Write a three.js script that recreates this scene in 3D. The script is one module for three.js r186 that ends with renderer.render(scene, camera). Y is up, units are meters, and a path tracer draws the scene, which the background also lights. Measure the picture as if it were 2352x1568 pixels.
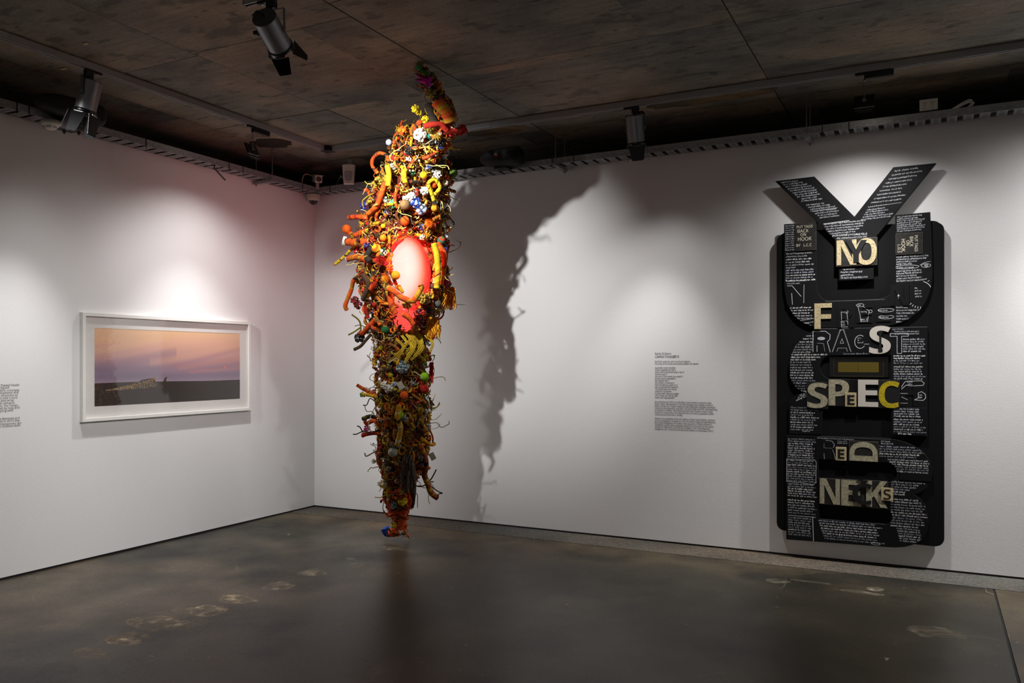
import * as THREE from 'three';
import { RoundedBoxGeometry } from 'three/addons/geometries/RoundedBoxGeometry.js';
import { mergeGeometries } from 'three/addons/utils/BufferGeometryUtils.js';
import { FontLoader } from 'three/addons/loaders/FontLoader.js';
import { RectAreaLightUniformsLib } from 'three/addons/lights/RectAreaLightUniformsLib.js';

// ---------- camera, renderer, exposure ----------
const scene = new THREE.Scene();
scene.background = new THREE.Color(0x000000);
const camera = new THREE.PerspectiveCamera(45.135, 2352 / 1568, 0.05, 60);
camera.position.set(5.6902, 1.5, 6.6296);
camera.rotation.y = 0.4733;
camera.setViewOffset(2352, 1568, 0, -45.91, 2352, 1568);
const renderer = new THREE.WebGLRenderer({ antialias: true });
renderer.toneMapping = THREE.LinearToneMapping;
renderer.toneMappingExposure = 1.0;
renderer.shadowMap.enabled = true;
RectAreaLightUniformsLib.init();

// ---------- lamp strengths (each lamp is built further down with its fitting) ----------
const POWER = { // candela: [tight core, soft spill] of each fitting
  sculptureSpot: [31, 0], leftSpot: [11, 0.8], rightSpot: [10, 2.4], leftPanel: [14.5, 4.2], boardPanel: [12, 4.6], boardPanelOff: [22, 16], leftFill: [29, 0], cornerFill: [23, 0], frontBounceFill: [95, 0], sideBounceFill: [22, 0], redGlow: 0.22, redGlowBack: 1.35 };
const COOL = new THREE.Color(1, 0.985, 0.968);

// ---------- helpers ----------
function mulberry(a) { return () => { a |= 0; a = (a + 0x6d2b79f5) | 0; let t = Math.imul(a ^ (a >>> 15), 1 | a); t = (t + Math.imul(t ^ (t >>> 7), 61 | t)) ^ t; return ((t ^ (t >>> 14)) >>> 0) / 4294967296; }; }
const V = (x, y, z) => new THREE.Vector3(x, y, z);
const used = {};
function numbered(n) { used[n] = (used[n] || 0) + 1; return used[n] === 1 ? n : n + '_' + String(used[n] - 1).padStart(3, '0'); }
function shade(o) { o.traverse((m) => { if (m.isMesh) { m.castShadow = true; m.receiveShadow = true; } }); return o; }
function tag(o, label, category, group) { o.userData.label = label; o.userData.category = category; if (group) o.userData.group = group; return o; }
function thing(name, label, category, group, pos = [0, 0, 0]) { const g = new THREE.Group(); g.name = numbered(name); g.position.set(...pos); scene.add(g); return tag(g, label, category, group); }
function structure(name) { const g = new THREE.Group(); g.name = name; g.userData.kind = 'structure'; scene.add(g); return g; }
function part(parent, name, geo, m, label) { const o = new THREE.Mesh(geo, m); o.name = name; o.castShadow = o.receiveShadow = true; if (label) o.userData.label = label; parent.add(o); return o; }
function box(x0, x1, y0, y1, z0, z1) { const g = new THREE.BoxGeometry(x1 - x0, y1 - y0, z1 - z0); g.translate((x0 + x1) / 2, (y0 + y1) / 2, (z0 + z1) / 2); return g; }
function rbox(x0, x1, y0, y1, z0, z1, r = 0.004, s = 2) { const g = new RoundedBoxGeometry(x1 - x0, y1 - y0, z1 - z0, s, r); g.translate((x0 + x1) / 2, (y0 + y1) / 2, (z0 + z1) / 2); return g; }
function mat(hex, rough, metal = 0, extra = {}) { return new THREE.MeshStandardMaterial({ color: hex, roughness: rough, metalness: metal, ...extra }); }
function merged(list) { return mergeGeometries(list.map((g) => { const q = g.index ? g.toNonIndexed() : g; for (const k of Object.keys(q.attributes)) if (!['position', 'normal', 'uv'].includes(k)) q.deleteAttribute(k); return q; })); }

// ---------- procedural noise and textures ----------
function makeNoise(seed) {
  const n = 256, r = mulberry(seed), t = new Float32Array(n * n);
  for (let i = 0; i < n * n; i++) t[i] = r();
  return (x, y) => {
    const xi = Math.floor(x), yi = Math.floor(y); let fx = x - xi, fy = y - yi;
    fx = fx * fx * (3 - 2 * fx); fy = fy * fy * (3 - 2 * fy);
    const a = xi & 255, b = (xi + 1) & 255, c = (yi & 255) * 256, d = ((yi + 1) & 255) * 256;
    const p = t[c + a] + (t[c + b] - t[c + a]) * fx, q = t[d + a] + (t[d + b] - t[d + a]) * fx;
    return p + (q - p) * fy;
  };
}
function fbm(n, x, y, o) { let s = 0, a = 0.5, m = 0; for (let i = 0; i < o; i++) { s += a * n(x, y); m += a; x = x * 2 + 17.3; y = y * 2 + 9.1; a *= 0.5; } return s / m; }
function dataTex(w, h, fn, srgb = true) {
  const d = new Uint8Array(w * h * 4);
  for (let y = 0; y < h; y++) for (let x = 0; x < w; x++) { const c = fn(x, y), i = (y * w + x) * 4; for (let k = 0; k < 3; k++) d[i + k] = Math.max(0, Math.min(255, c[k])); d[i + 3] = 255; }
  const t = new THREE.DataTexture(d, w, h, THREE.RGBAFormat);
  t.wrapS = t.wrapT = THREE.RepeatWrapping; t.magFilter = THREE.LinearFilter; t.minFilter = THREE.LinearMipmapLinearFilter; t.generateMipmaps = true;
  if (srgb) t.colorSpace = THREE.SRGBColorSpace;
  t.needsUpdate = true; return t;
}
function planarUV(g, sx, sy, ox = 0, oy = 0, axes = 'xz') {
  const p = g.attributes.position, uv = new Float32Array(p.count * 2), get = { x: (i) => p.getX(i), y: (i) => p.getY(i), z: (i) => p.getZ(i) };
  for (let i = 0; i < p.count; i++) { uv[i * 2] = get[axes[0]](i) / sx + ox; uv[i * 2 + 1] = get[axes[1]](i) / sy + oy; }
  g.setAttribute('uv', new THREE.BufferAttribute(uv, 2)); return g;
}
const n1 = makeNoise(11), n2 = makeNoise(23), n3 = makeNoise(37);

// ---------- the setting ----------
// floor: polished concrete, a rough strip along the far wall and a saw cut on the right
const FLOOR_W = 7;
const floorMarks = [ // worn pale patches: x, z, rx, rz, strength
  [1.82, 3.65, 0.11, 0.07, 1], [1.80, 3.57, 0.10, 0.05, 0.5], [1.83, 3.86, 0.10, 0.06, 0.55], [1.86, 4.06, 0.12, 0.07, 0.35], [1.74, 3.36, 0.17, 0.11, 0.6], [1.95, 3.33, 0.1, 0.07, 0.3], [1.81, 3.07, 0.15, 0.09, 0.65], [1.70, 3.12, 0.1, 0.06, 0.3],
  [1.77, 2.79, 0.12, 0.08, 0.55], [1.80, 2.45, 0.11, 0.09, 0.5], [1.78, 2.08, 0.11, 0.08, 0.45], [1.83, 1.2, 0.12, 0.05, 0.35], [1.9, 1.75, 0.05, 0.04, 0.5], [1.75, 1.62, 0.05, 0.03, 0.4], [4.95, 0.72, 0.12, 0.02, 0.45], [5.28, 0.84, 0.13, 0.035, 0.4], [5.35, 0.72, 0.05, 0.05, 0.55], [4.75, 0.8, 0.07, 0.05, 0.35], [0.75, 2.5, 0.1, 0.05, 0.25], [2.7, 2.9, 0.05, 0.04, 0.25], [3.3, 3.4, 0.12, 0.1, 0.16], [5.7, 1.5, 0.14, 0.1, 0.2], [2.1, 4.2, 0.15, 0.1, 0.1],
];
function floorShade(X, Z, rough) {
  const big = fbm(n1, X * 0.55 + 3, Z * 0.55, 4), mid = fbm(n2, X * 2.6, Z * 2.6, 5), fine = n3(X * 90, Z * 90), grit = n2(X * 160, Z * 160);
  let v = 0.62 + (big - 0.5) * 0.75 + (mid - 0.5) * 0.7 + (fine - 0.5) * 0.1 + (grit > 0.86 ? -0.16 : 0);
  if (rough) v = 0.74 + (mid - 0.5) * 0.35 + (fine - 0.5) * 0.34 + (grit > 0.75 ? -0.2 : 0);
  const dk = THREE.MathUtils.smoothstep(Z + (mid - 0.5) * 1.6 + (big - 0.5), 0.55, 1.25) * THREE.MathUtils.smoothstep(X + (mid - 0.5) * 2 + (big - 0.5) * 1.5, 2.1, 3.3); if (!rough) v *= 1 - 0.42 * dk; // base colour lowered towards the right, away from the far wall
  let warm = 1 + (fbm(n3, X * 0.8, Z * 0.8, 3) - 0.5) * 0.22, pale = 0;
  if (!rough) {
    for (const [mx, mz, rx, rz, s] of floorMarks) {
      const dx = (X - mx) / rx, dz = (Z - mz) / rz, d = Math.sqrt(dx * dx + dz * dz) + (fbm(n1, X * 14, Z * 14, 3) - 0.5) * 0.9;
      if (d < 1.05) pale = Math.max(pale, s * (d > 0.93 ? 0.75 : 0.34 + 1.1 * Math.max(0, fbm(n2, X * 22, Z * 22, 3) - 0.42) * 3));
    }
    const sp = n1(X * 31 + 5, Z * 31); if (sp > 0.965 && n2(X * 11, Z * 11) > 0.62) pale = Math.max(pale, 0.55);
    const cr = Math.abs(fbm(n2, X * 1.4 + 40, Z * 1.4, 3) - 0.5); if (cr < 0.0016 && fbm(n1, X * 0.9, Z * 0.9 + 7, 2) > 0.53) pale = Math.max(pale, 0.4);
  }
  return [v, warm, pale];
}
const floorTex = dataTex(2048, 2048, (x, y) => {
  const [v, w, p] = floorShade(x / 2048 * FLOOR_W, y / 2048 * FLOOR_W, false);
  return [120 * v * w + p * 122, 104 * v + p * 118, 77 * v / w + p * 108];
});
const floorRough = dataTex(1024, 1024, (x, y) => {
  const X = x / 1024 * FLOOR_W, Z = y / 1024 * FLOOR_W, [v, , p] = floorShade(X, Z, false);
  const edge = Math.exp(-Math.max(0, Z - 0.36) / 0.42);
  const g = 255 * (0.34 + (0.62 - v) * 0.22 + p * 0.35 + edge * 0.24); return [g, g, g];
}, false);
const floorStripTex = dataTex(1024, 256, (x, y) => { const [v, w] = floorShade(x / 1024 * 3.5, y / 256 * 0.875, true); return [112 * v * w, 104 * v, 92 * v / w]; });
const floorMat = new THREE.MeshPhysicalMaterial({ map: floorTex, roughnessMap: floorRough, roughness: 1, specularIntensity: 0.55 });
const stripMat = new THREE.MeshStandardMaterial({ map: floorStripTex, roughness: 0.8, bumpMap: floorStripTex, bumpScale: 0.0015 });
const dark = mat(0x0b0a09, 0.9);
const floor = structure('floor');
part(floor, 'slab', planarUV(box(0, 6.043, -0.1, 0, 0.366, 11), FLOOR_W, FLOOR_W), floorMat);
part(floor, 'slab', planarUV(box(6.057, 11, -0.1, 0, 0.366, 11), FLOOR_W, FLOOR_W, 0.31, 0.05), new THREE.MeshStandardMaterial({ map: floorTex, roughness: 0.62, color: 0xfff2dd }));
part(floor, 'edge_strip', planarUV(box(-0.05, 11, -0.1, 0.0005, -0.05, 0.358), 3.5, 0.875), stripMat);
part(floor, 'joint', box(-0.05, 11, -0.12, -0.006, -0.05, 11), dark);
part(floor, 'joint', box(-0.05, 0, -0.1, -0.001, 0.36, 11), dark);
part(floor, 'recess_slab', box(-1.7, 11.15, -0.2, -0.12, -1.7, 11.15), dark);

// walls: white roller-painted plaster standing on a dark shadow gap
const wallBump = dataTex(512, 512, (x, y) => { const g = 255 * (0.55 * n1(x * 0.5, y * 0.5) + 0.45 * n2(x * 0.25, y * 0.25)); return [g, g, g]; }, false);
const wallMat = new THREE.MeshStandardMaterial({ color: new THREE.Color().setRGB(0.78, 0.77, 0.77), roughness: 0.86, bumpMap: wallBump, bumpScale: 0.0003 });
const backWallMat = new THREE.MeshStandardMaterial({ color: new THREE.Color().setRGB(0.5, 0.49, 0.48), roughness: 0.9 });
function wall(name, g, axes, m = wallMat) { const w = structure(name); part(w, 'plaster', planarUV(g, 1.1, 1.1, 0, 0, axes), m); return w; }
wall('wall_left', box(-0.12, 0, 0.015, 3.205, -0.12, 11), 'zy');
wall('wall_back', box(0, 11, 0.015, 3.205, -0.12, 0), 'xy');
wall('wall_outer_left', box(-1.7, -1.55, -0.1, 3.5, -1.7, 11.15), 'zy', backWallMat); // the building's own concrete behind the lower gallery walls
wall('wall_outer_back', box(-1.7, 11.15, -0.1, 3.5, -1.7, -1.55), 'xy', backWallMat);
wall('wall_right', box(11, 11.15, 0, 3.5, -1.7, 11), 'zy', backWallMat);
wall('wall_front', box(-1.7, 11.15, 0, 3.5, 11, 11.15), 'xy', backWallMat);
const skirtMat = mat(0x17161a, 0.5);
for (const [n, g] of [['baseboard_left', box(-0.12, -0.004, 0, 0.015, -0.1, 11)], ['baseboard_back', box(-0.004, 11, 0, 0.015, -0.12, -0.004)]]) { const s = structure(n); part(s, 'shadow_gap_trim', g, skirtMat); }

// ceiling: board-marked concrete cast in sheets
const ceilTex = dataTex(1024, 1024, (x, y) => {
  const X = x / 1024 * 3.6, Z = y / 1024 * 3.6;
  const grain = fbm(n1, X * 4, Z * 60, 4), grain2 = n2(X * 22, Z * 150), big = fbm(n3, X * 1.1, Z * 1.1, 4), mid = fbm(n2, X * 4, Z * 5, 4), fine = n1(X * 110, Z * 140);
  let v = 0.8 + (grain - 0.5) * 0.17 + (grain2 - 0.5) * 0.07 + (fine - 0.5) * 0.12 + (big - 0.5) * 0.5 + (mid - 0.5) * 0.28;
  v *= 1 - 0.22 * THREE.MathUtils.smoothstep(fbm(n1, X * 7 + 9, Z * 15, 4), 0.6, 0.78) - 0.35 * THREE.MathUtils.smoothstep(n2(X * 9, Z * 26), 0.9, 1);
  const w = 1 + (big - 0.5) * 0.2; return [143 * v * w, 133 * v, 118 * v / w];
});
const ceilMat = new THREE.MeshStandardMaterial({ map: ceilTex, roughness: 0.82, bumpMap: ceilTex, bumpScale: 0.0012 });
const ceilDark = mat(0x2a2520, 0.9);
const ceiling = structure('ceiling');
part(ceiling, 'slab', box(-1.7, 11.15, 3.484, 3.7, -1.7, 11.15), ceilDark);
{
  const r = mulberry(5), cols = [[-1.55, 0.23, [0.1, 1.9, 3.7]], [0.235, 1.455, [0.24, 1.545, 2.82, 4.1, 5.4]], [1.46, 2.715, [0.24, 1.555, 2.86, 4.1, 5.4]], [2.72, 4.66, [0.235, 1.79, 3.05, 4.3, 5.6]], [4.665, 6.6, [0.235, 1.74, 3.0, 4.3, 5.6]], [6.605, 8.8, [0.3, 1.7, 3.2, 5]], [8.805, 11.15, [1.2, 3.4, 5.4]]];
  for (const [x0, x1, zs] of cols) {
    const e = [-1.55, -0.15, ...zs, 8.2, 11.15];
    for (let i = 0; i < e.length - 1; i++) { const y = 3.4765 + r() * 0.0035; part(ceiling, 'formwork_panel', planarUV(box(x0 + 0.002, x1 - 0.002, y, 3.49, e[i] + 0.003, e[i + 1] - 0.003), 3.6, 3.6, r(), r()), ceilMat); }
  }
  const patchMat = new THREE.MeshStandardMaterial({ map: ceilTex, roughness: 0.95, color: 0xd8c2a0 }), burnt = new THREE.MeshStandardMaterial({ map: ceilTex, roughness: 0.95, color: 0x5a4c40 });
  const blob = (cx, cz, rx, rz, m, seed) => { const q = mulberry(seed), s = new THREE.Shape(); const P = []; for (let i = 0; i < 22; i++) { const a = i / 22 * 6.283, k = 0.85 + 0.22 * q(); P.push(new THREE.Vector2(cx + Math.cos(a) * rx * k, -(cz + Math.sin(a) * rz * k))); } s.setFromPoints(new THREE.SplineCurve([...P, P[0]]).getPoints(70)); const g = new THREE.ExtrudeGeometry(s, { depth: 0.004, bevelEnabled: false }); g.rotateX(-Math.PI / 2); g.translate(0, 3.474, 0); return part(ceiling, 'concrete_patch', planarUV(g, 1.7, 1.7), m); };
  blob(2.35, 0.42, 0.3, 0.11, patchMat, 3); blob(4.2, 0.45, 0.5, 0.1, patchMat, 9); blob(0.36, 1.0, 0.2, 0.16, burnt, 14);
  const tape = mat(0xb8a880, 0.8); part(ceiling, 'tape_scrap', box(0.43, 0.5, 3.474, 3.476, 3.06, 3.085), tape); part(ceiling, 'tape_scrap', box(0.98, 1.02, 3.474, 3.476, 3.28, 3.3), tape);
}

// ---------- metals and plastics ----------
const galv = dataTex(256, 256, (x, y) => { const v = 0.72 + 0.16 * n1(x * 0.11, y * 0.11) + 0.1 * (n2(x * 0.31, y * 0.31) - 0.5); return [196 * v, 199 * v, 200 * v]; });
const M = {
  galv: new THREE.MeshStandardMaterial({ map: galv, roughness: 0.42, metalness: 0.6 }), rail: mat(0x9a9a9a, 0.5, 0.1), black: mat(0x0d0d0e, 0.45), satin: mat(0x0c0c0d, 0.28), can: new THREE.MeshPhysicalMaterial({ color: 0x8a8b90, roughness: 0.4, metalness: 0.6 }),
  cap: mat(0x4c4c4d, 0.6, 0.1), yoke: mat(0x5a5c60, 0.45, 0.3), steel: mat(0x8f9091, 0.35, 0.9), white: mat(0xd9d4c8, 0.55), whiteDim: mat(0xb9b2a4, 0.6), rubber: mat(0x141414, 0.7), speaker: mat(0x08080a, 0.75),
  lens: new THREE.MeshStandardMaterial({ color: 0x111111, emissive: 0xfff2e2, emissiveIntensity: 3, roughness: 0.3 }), dome: new THREE.MeshPhysicalMaterial({ color: 0x0a0a0c, roughness: 0.08, clearcoat: 1, clearcoatRoughness: 0.03 }), grey: mat(0x8d8a88, 0.5), darkgrey: mat(0x4b4a4b, 0.55),
};
function cyl(a, b, r0, r1 = r0, seg = 16, open = false) { const d = b.clone().sub(a), g = new THREE.CylinderGeometry(r1, r0, d.length(), seg, 1, open); g.applyQuaternion(new THREE.Quaternion().setFromUnitVectors(V(0, 1, 0), d.clone().normalize())); const m = a.clone().add(b).multiplyScalar(0.5); g.translate(m.x, m.y, m.z); return g; }
function tube(pts, r, seg = 40, rad = 8) { return new THREE.TubeGeometry(new THREE.CatmullRomCurve3(pts), seg, r, rad); }

// ---------- lighting tracks ----------
function railGeo(len) { // length along +x, hung from y = 0 downwards
  const s = new THREE.Shape(); const w = 0.018, h = 0.046;
  s.moveTo(-w, 0); s.lineTo(-w, -h); s.lineTo(-0.009, -h); s.lineTo(-0.009, -h + 0.004); s.lineTo(-0.012, -h + 0.004); s.lineTo(-0.012, -0.012); s.lineTo(0.012, -0.012); s.lineTo(0.012, -h + 0.004); s.lineTo(0.009, -h + 0.004); s.lineTo(0.009, -h); s.lineTo(w, -h); s.lineTo(w, 0);
  const g = new THREE.ExtrudeGeometry(s, { depth: len, bevelEnabled: false }); g.rotateY(Math.PI / 2); return g;
}
{
  const t1 = thing('lighting_track', 'long grey lighting track on the ceiling beside the right-hand wall', 'track', 'ceiling lighting tracks', [0.742, 3.476, 0.668]);
  for (const [a, b] of [[0.05, 1.7], [1.702, 3.2], [3.202, 4.7], [4.702, 6.3], [6.302, 9.6]]) part(t1, 'rail', railGeo(b - a).translate(a, 0, 0), M.rail);
  const t2 = thing('lighting_track', 'long grey lighting track on the ceiling beside the left wall', 'track', 'ceiling lighting tracks', [0.724, 3.476, 0.7]);
  for (const [a, b] of [[0.03, 2.9], [2.902, 6], [6.002, 9.6]]) part(t2, 'rail', railGeo(b - a).rotateY(-Math.PI / 2).translate(0, 0, a), M.rail);
  const c = thing('track_connector', 'black corner connector where the two lighting tracks meet near the room corner', 'connector', null, [0.724, 3.476, 0.668]);
  part(c, 'housing', rbox(-0.02, 0.05, -0.047, 0, -0.02, 0.05, 0.003), M.black); part(c, 'bottom_lip', box(-0.028, 0.07, -0.05, -0.047, -0.028, 0.07), M.black);
  const t3 = thing('lighting_track', 'short visible end of lighting track at the top edge above the near spotlight', 'track', 'ceiling lighting tracks', [2.37, 3.476, 3.318]);
  part(t3, 'rail', railGeo(6), M.rail); part(t3, 'end_cap', rbox(-0.006, 0, -0.046, 0, -0.018, 0.018, 0.002), M.black);
}

// ---------- track spotlights ----------
function trapezoid(w0, w1, h, t) { const s = new THREE.Shape(), c = 0.012; s.moveTo(-w0 / 2, 0); s.lineTo(w0 / 2, 0); s.lineTo(w1 / 2, h - c); s.quadraticCurveTo(w1 / 2, h, w1 / 2 - c, h); s.lineTo(-w1 / 2 + c, h); s.quadraticCurveTo(-w1 / 2, h, -w1 / 2, h - c); s.closePath(); const g = new THREE.ExtrudeGeometry(s, { depth: t, bevelEnabled: false }); return g; }
function beams(name, at, target, power, cone, pen, size) { // the core and the spill of one lamp, both just in front of its glass
  power.forEach((p, k) => { if (!p) return; const L = new THREE.SpotLight(COOL, p, 0, cone[k], pen[k], 2); L.name = name; L.position.copy(at); L.castShadow = true; L.shadow.radius = size; L.shadow.mapSize.set(2048, 2048); L.shadow.bias = -0.0004; L.target.position.copy(target[k] || target); L.target.name = 'beam_target'; scene.add(L); scene.add(L.target); });
}
function spotlight({ label, at, along, aim, drop = 0.155, side, cableSide = 1, flare = [0.3, 0.3, 0.3, 0.3], roll = 0, door = 1, power, cone, penumbra, target, size }) {
  const g = thing('track_spotlight', label, 'spotlight', 'track spotlights with barn doors', at);
  const A = along === 'x' ? V(1, 0, 0) : V(0, 0, 1);
  const bar = (a0, a1, y0, y1, w) => (along === 'x' ? rbox(a0, a1, y0, y1, -w, w, 0.003) : rbox(-w, w, y0, y1, a0, a1, 0.003));
  part(g, 'track_adapter', merged([bar(-0.09, 0.03, -0.016, 0, 0.014), bar(-0.025, 0.03, -0.05, -0.014, 0.016)]), M.black);
  part(g, 'release_lever', bar(-0.075, -0.05, -0.02, -0.015, 0.006), M.steel);
  const f = aim.clone().normalize(), a = side ? side.clone().normalize() : V(0, 1, 0).cross(f).normalize(), piv = V(0, -drop, 0), W = 0.076;
  const top = -0.058, q = new THREE.Matrix4().makeBasis(a, V(0, 1, 0), a.clone().cross(V(0, 1, 0)));
  const yk = merged([rbox(-W, W, top - 0.004, top, -0.011, 0.011, 0.0018), rbox(-W, -W + 0.004, piv.y - 0.02, top, -0.011, 0.011, 0.0018), rbox(W - 0.004, W, piv.y - 0.02, top, -0.011, 0.011, 0.0018)]); yk.applyMatrix4(q); part(g, 'yoke', yk, M.yoke);
  part(g, 'stem', cyl(V(0, -0.045, 0), V(0, -0.066, 0), 0.007), M.black);
  part(g, 'knob', cyl(piv.clone().addScaledVector(a, -W - 0.022), piv.clone().addScaledVector(a, -W), 0.011, 0.013, 12), M.rubber);
  part(g, 'pivot_screw', cyl(piv.clone().addScaledVector(a, W - 0.004), piv.clone().addScaledVector(a, W + 0.006), 0.008, 0.006, 10), M.steel);
  const R = 0.066, back = piv.clone().addScaledVector(f, -0.085), front = piv.clone().addScaledVector(f, 0.105);
  part(g, 'can', cyl(back, front, R, R, 48, true), M.can);
  part(g, 'back_cap', merged([cyl(back.clone().addScaledVector(f, -0.004), back.clone().addScaledVector(f, 0.003), R * 0.985, R, 40)]), M.cap);
  const rg = new THREE.LatheGeometry([[R - 0.008, 0], [R + 0.003, 0], [R + 0.006, 0.006], [R + 0.006, 0.026], [R - 0.006, 0.026], [R - 0.008, 0]].map((p) => new THREE.Vector2(...p)), 40);
  const qy = new THREE.Quaternion().setFromUnitVectors(V(0, 1, 0), f); rg.applyQuaternion(qy); rg.translate(front.x, front.y, front.z); part(g, 'front_ring', rg, M.satin);
  const lensAt = front.clone().addScaledVector(f, 0.004), lg = new THREE.CylinderGeometry(R - 0.008, R - 0.008, 0.004, 32); lg.applyQuaternion(qy); lg.translate(lensAt.x, lensAt.y, lensAt.z); part(g, 'lens', lg, M.lens);
  const u = a.clone().cross(f).normalize(), hinge = front.clone().addScaledVector(f, 0.026); // u: across the beam, upwards or downwards
  for (let k = 0; k < 4; k++) {
    const th = roll + k * Math.PI / 2, out = a.clone().multiplyScalar(Math.cos(th)).addScaledVector(u, Math.sin(th)), tan = a.clone().multiplyScalar(-Math.sin(th)).addScaledVector(u, Math.cos(th));
    const up = f.clone().multiplyScalar(Math.cos(flare[k])).addScaledVector(out, Math.sin(flare[k])), nn = tan.clone().cross(up);
    const d = k % 2 ? trapezoid(0.1 * door, 0.072 * door, 0.092 * door, 0.0015) : trapezoid(0.1, 0.045 * door, 0.1 * door, 0.0015); d.applyMatrix4(new THREE.Matrix4().makeBasis(tan, up, nn)); const o = hinge.clone().addScaledVector(out, R + 0.004); d.translate(o.x, o.y, o.z);
    const dm = part(g, 'barn_door', d, M.satin);
    const hg = cyl(o.clone().addScaledVector(tan, -0.03), o.clone().addScaledVector(tan, 0.03), 0.0035, 0.0035, 8); part(dm, 'hinge', hg, M.steel);
  }
  const s0 = V(0.004, -0.06, 0), e = back.clone().addScaledVector(f, -0.004), b2 = back.clone().addScaledVector(f, -0.03), sd = a.clone().multiplyScalar(cableSide);
  const mid = s0.clone().lerp(b2, 0.5);
  part(g, 'cable', tube([s0, s0.clone().add(V(0, -0.018, 0)).addScaledVector(sd, 0.01), mid.clone().addScaledVector(sd, 0.055).add(V(0, 0.012, 0)), mid.clone().addScaledVector(sd, 0.075).add(V(0, -0.01, 0)), b2.clone().addScaledVector(sd, 0.045), b2, e], 0.0042, 48, 8), M.rubber);
  beams('spot_beam', front.clone().addScaledVector(f, 0.03).add(g.position), target, power, cone, penumbra, size);
  return g;
}
spotlight({ label: 'large near silver track spotlight at the top of the view pointing toward the hanging sculpture', at: [2.552, 3.43, 3.318], along: 'x', aim: V(-0.26, -0.42, -0.87), drop: 0.165, side: V(0.94, 0.1, -0.33), cableSide: -1, flare: [0.45, 0.5, -0.3, 0.5], power: POWER.sculptureSpot, cone: [0.5], penumbra: [1], target: V(2.14, 1.96, 0), size: 1.3 });
spotlight({ label: 'silver track spotlight on the left track in front of a black loudspeaker', at: [0.724, 3.43, 3.07], along: 'z', aim: V(-0.2, -0.95, 0.1), drop: 0.165, side: V(0.35, 0, 0.94), cableSide: 1, flare: [0.3, 0.06, 0.3, 0.3], roll: 0.12, door: 1.45, power: POWER.leftSpot, cone: [0.5, 0.95], penumbra: [1, 1], target: V(0.08, 0, 3.3), size: 3 });
spotlight({ label: 'silver track spotlight on the right track above the printed wall text', at: [3.685, 3.43, 0.668], along: 'x', aim: V(0.02, -0.96, -0.22), drop: 0.165, side: V(1, 0, 0), cableSide: 1, flare: [0.1, 0.25, 0.05, 0.12], roll: 0.35, door: 1.2, power: POWER.rightSpot, cone: [0.5, 0.9], penumbra: [1, 1], target: V(3.68, 0, 0.12), size: 3 });

spotlight({ label: 'silver track spotlight beyond the right edge of the view aimed at the left wall', at: [5.2, 3.43, 3.318], along: 'x', aim: V(-0.88, -0.38, -0.2), drop: 0.165, cableSide: 1, power: POWER.leftFill, cone: [0.42], penumbra: [1], target: V(0, 0.75, 2.5), size: 3 });

spotlight({ label: 'silver track spotlight beyond the left edge of the view aimed at the corner', at: [0.724, 3.43, 4.3], along: 'z', aim: V(0.1, -0.45, -0.88), drop: 0.165, cableSide: 1, power: POWER.cornerFill, cone: [0.38], penumbra: [1], target: V(0.62, 1.45, 0), size: 3 });

spotlight({ label: 'added unseen spotlight aimed at the front wall for soft bounce light', at: [4.6, 3.43, 3.318], along: 'x', aim: V(0, -0.45, 0.9), drop: 0.165, cableSide: 1, power: POWER.frontBounceFill, cone: [0.6], penumbra: [1], target: V(4.6, 1.2, 11), size: 3 });  // unseen lamp added so the front wall bounces light into the room
spotlight({ label: 'added unseen spotlight aimed at the room side wall for soft bounce light', at: [7.6, 3.43, 3.318], along: 'x', aim: V(0.9, -0.45, 0.1), drop: 0.165, cableSide: 1, power: POWER.sideBounceFill, cone: [0.65], penumbra: [1], target: V(11, 1.4, 4.2), size: 3 });  // second added lamp, out of view, for bounce off the side wall

// ---------- small panel floodlights hung from the tracks ----------
function panelFlood(label, at, along, face, power, target, cone, w = 0.125, h = 0.1) {
  const g = thing('panel_floodlight', label, 'floodlight', 'small panel floodlights on the tracks', at);
  const bar = (a0, a1, y0, y1, w2) => (along === 'x' ? rbox(a0, a1, y0, y1, -w2, w2, 0.003) : rbox(-w2, w2, y0, y1, -a1, -a0, 0.003));
  part(g, 'driver_box', bar(0.0, 0.18, -0.045, -0.006, 0.018), M.black); part(g, 'track_adapter', bar(-0.055, 0.02, -0.018, 0, 0.014), M.black); part(g, 'swivel', new THREE.SphereGeometry(0.011, 14, 10).translate(0, -0.053, 0), M.steel);
  part(g, 'rod', cyl(V(0, -0.05, 0), V(0, -0.172, 0), 0.0035, 0.0035, 10), M.steel);
  const f = face.clone().normalize(), a = V(0, 1, 0).cross(f).normalize(), u = f.clone().cross(a), B = new THREE.Matrix4().makeBasis(a, u, f), c = V(0, -0.185, 0).addScaledVector(f, 0.012);
  const place = (q) => { q.applyMatrix4(B); q.translate(c.x, c.y, c.z); return q; };
  part(g, 'housing', place(merged([rbox(-w / 2, w / 2, -h / 2, h / 2, -0.008, 0.006, 0.003), box(-w / 2 + 0.004, w / 2 - 0.004, -h / 2 - 0.022, -h / 2 - 0.008, -0.002, 0.004), box(-w / 2 + 0.01, w / 2 - 0.016, -h / 2 - 0.04, -h / 2 - 0.034, -0.002, 0.001)])), M.satin);
  part(g, 'bracket', place(rbox(-0.012, 0.012, -0.012, 0.012, -0.018, -0.007, 0.002)), M.steel);
  part(g, 'light_face', place(box(-w / 2 + 0.008, w / 2 - 0.008, -h / 2 + 0.008, h / 2 - 0.008, 0.006, 0.0075)), M.lens);
  beams('panel_beam', c.clone().addScaledVector(f, 0.05).add(g.position), target, power, cone, [1, 1], 1.6);
  return g;
}
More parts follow.
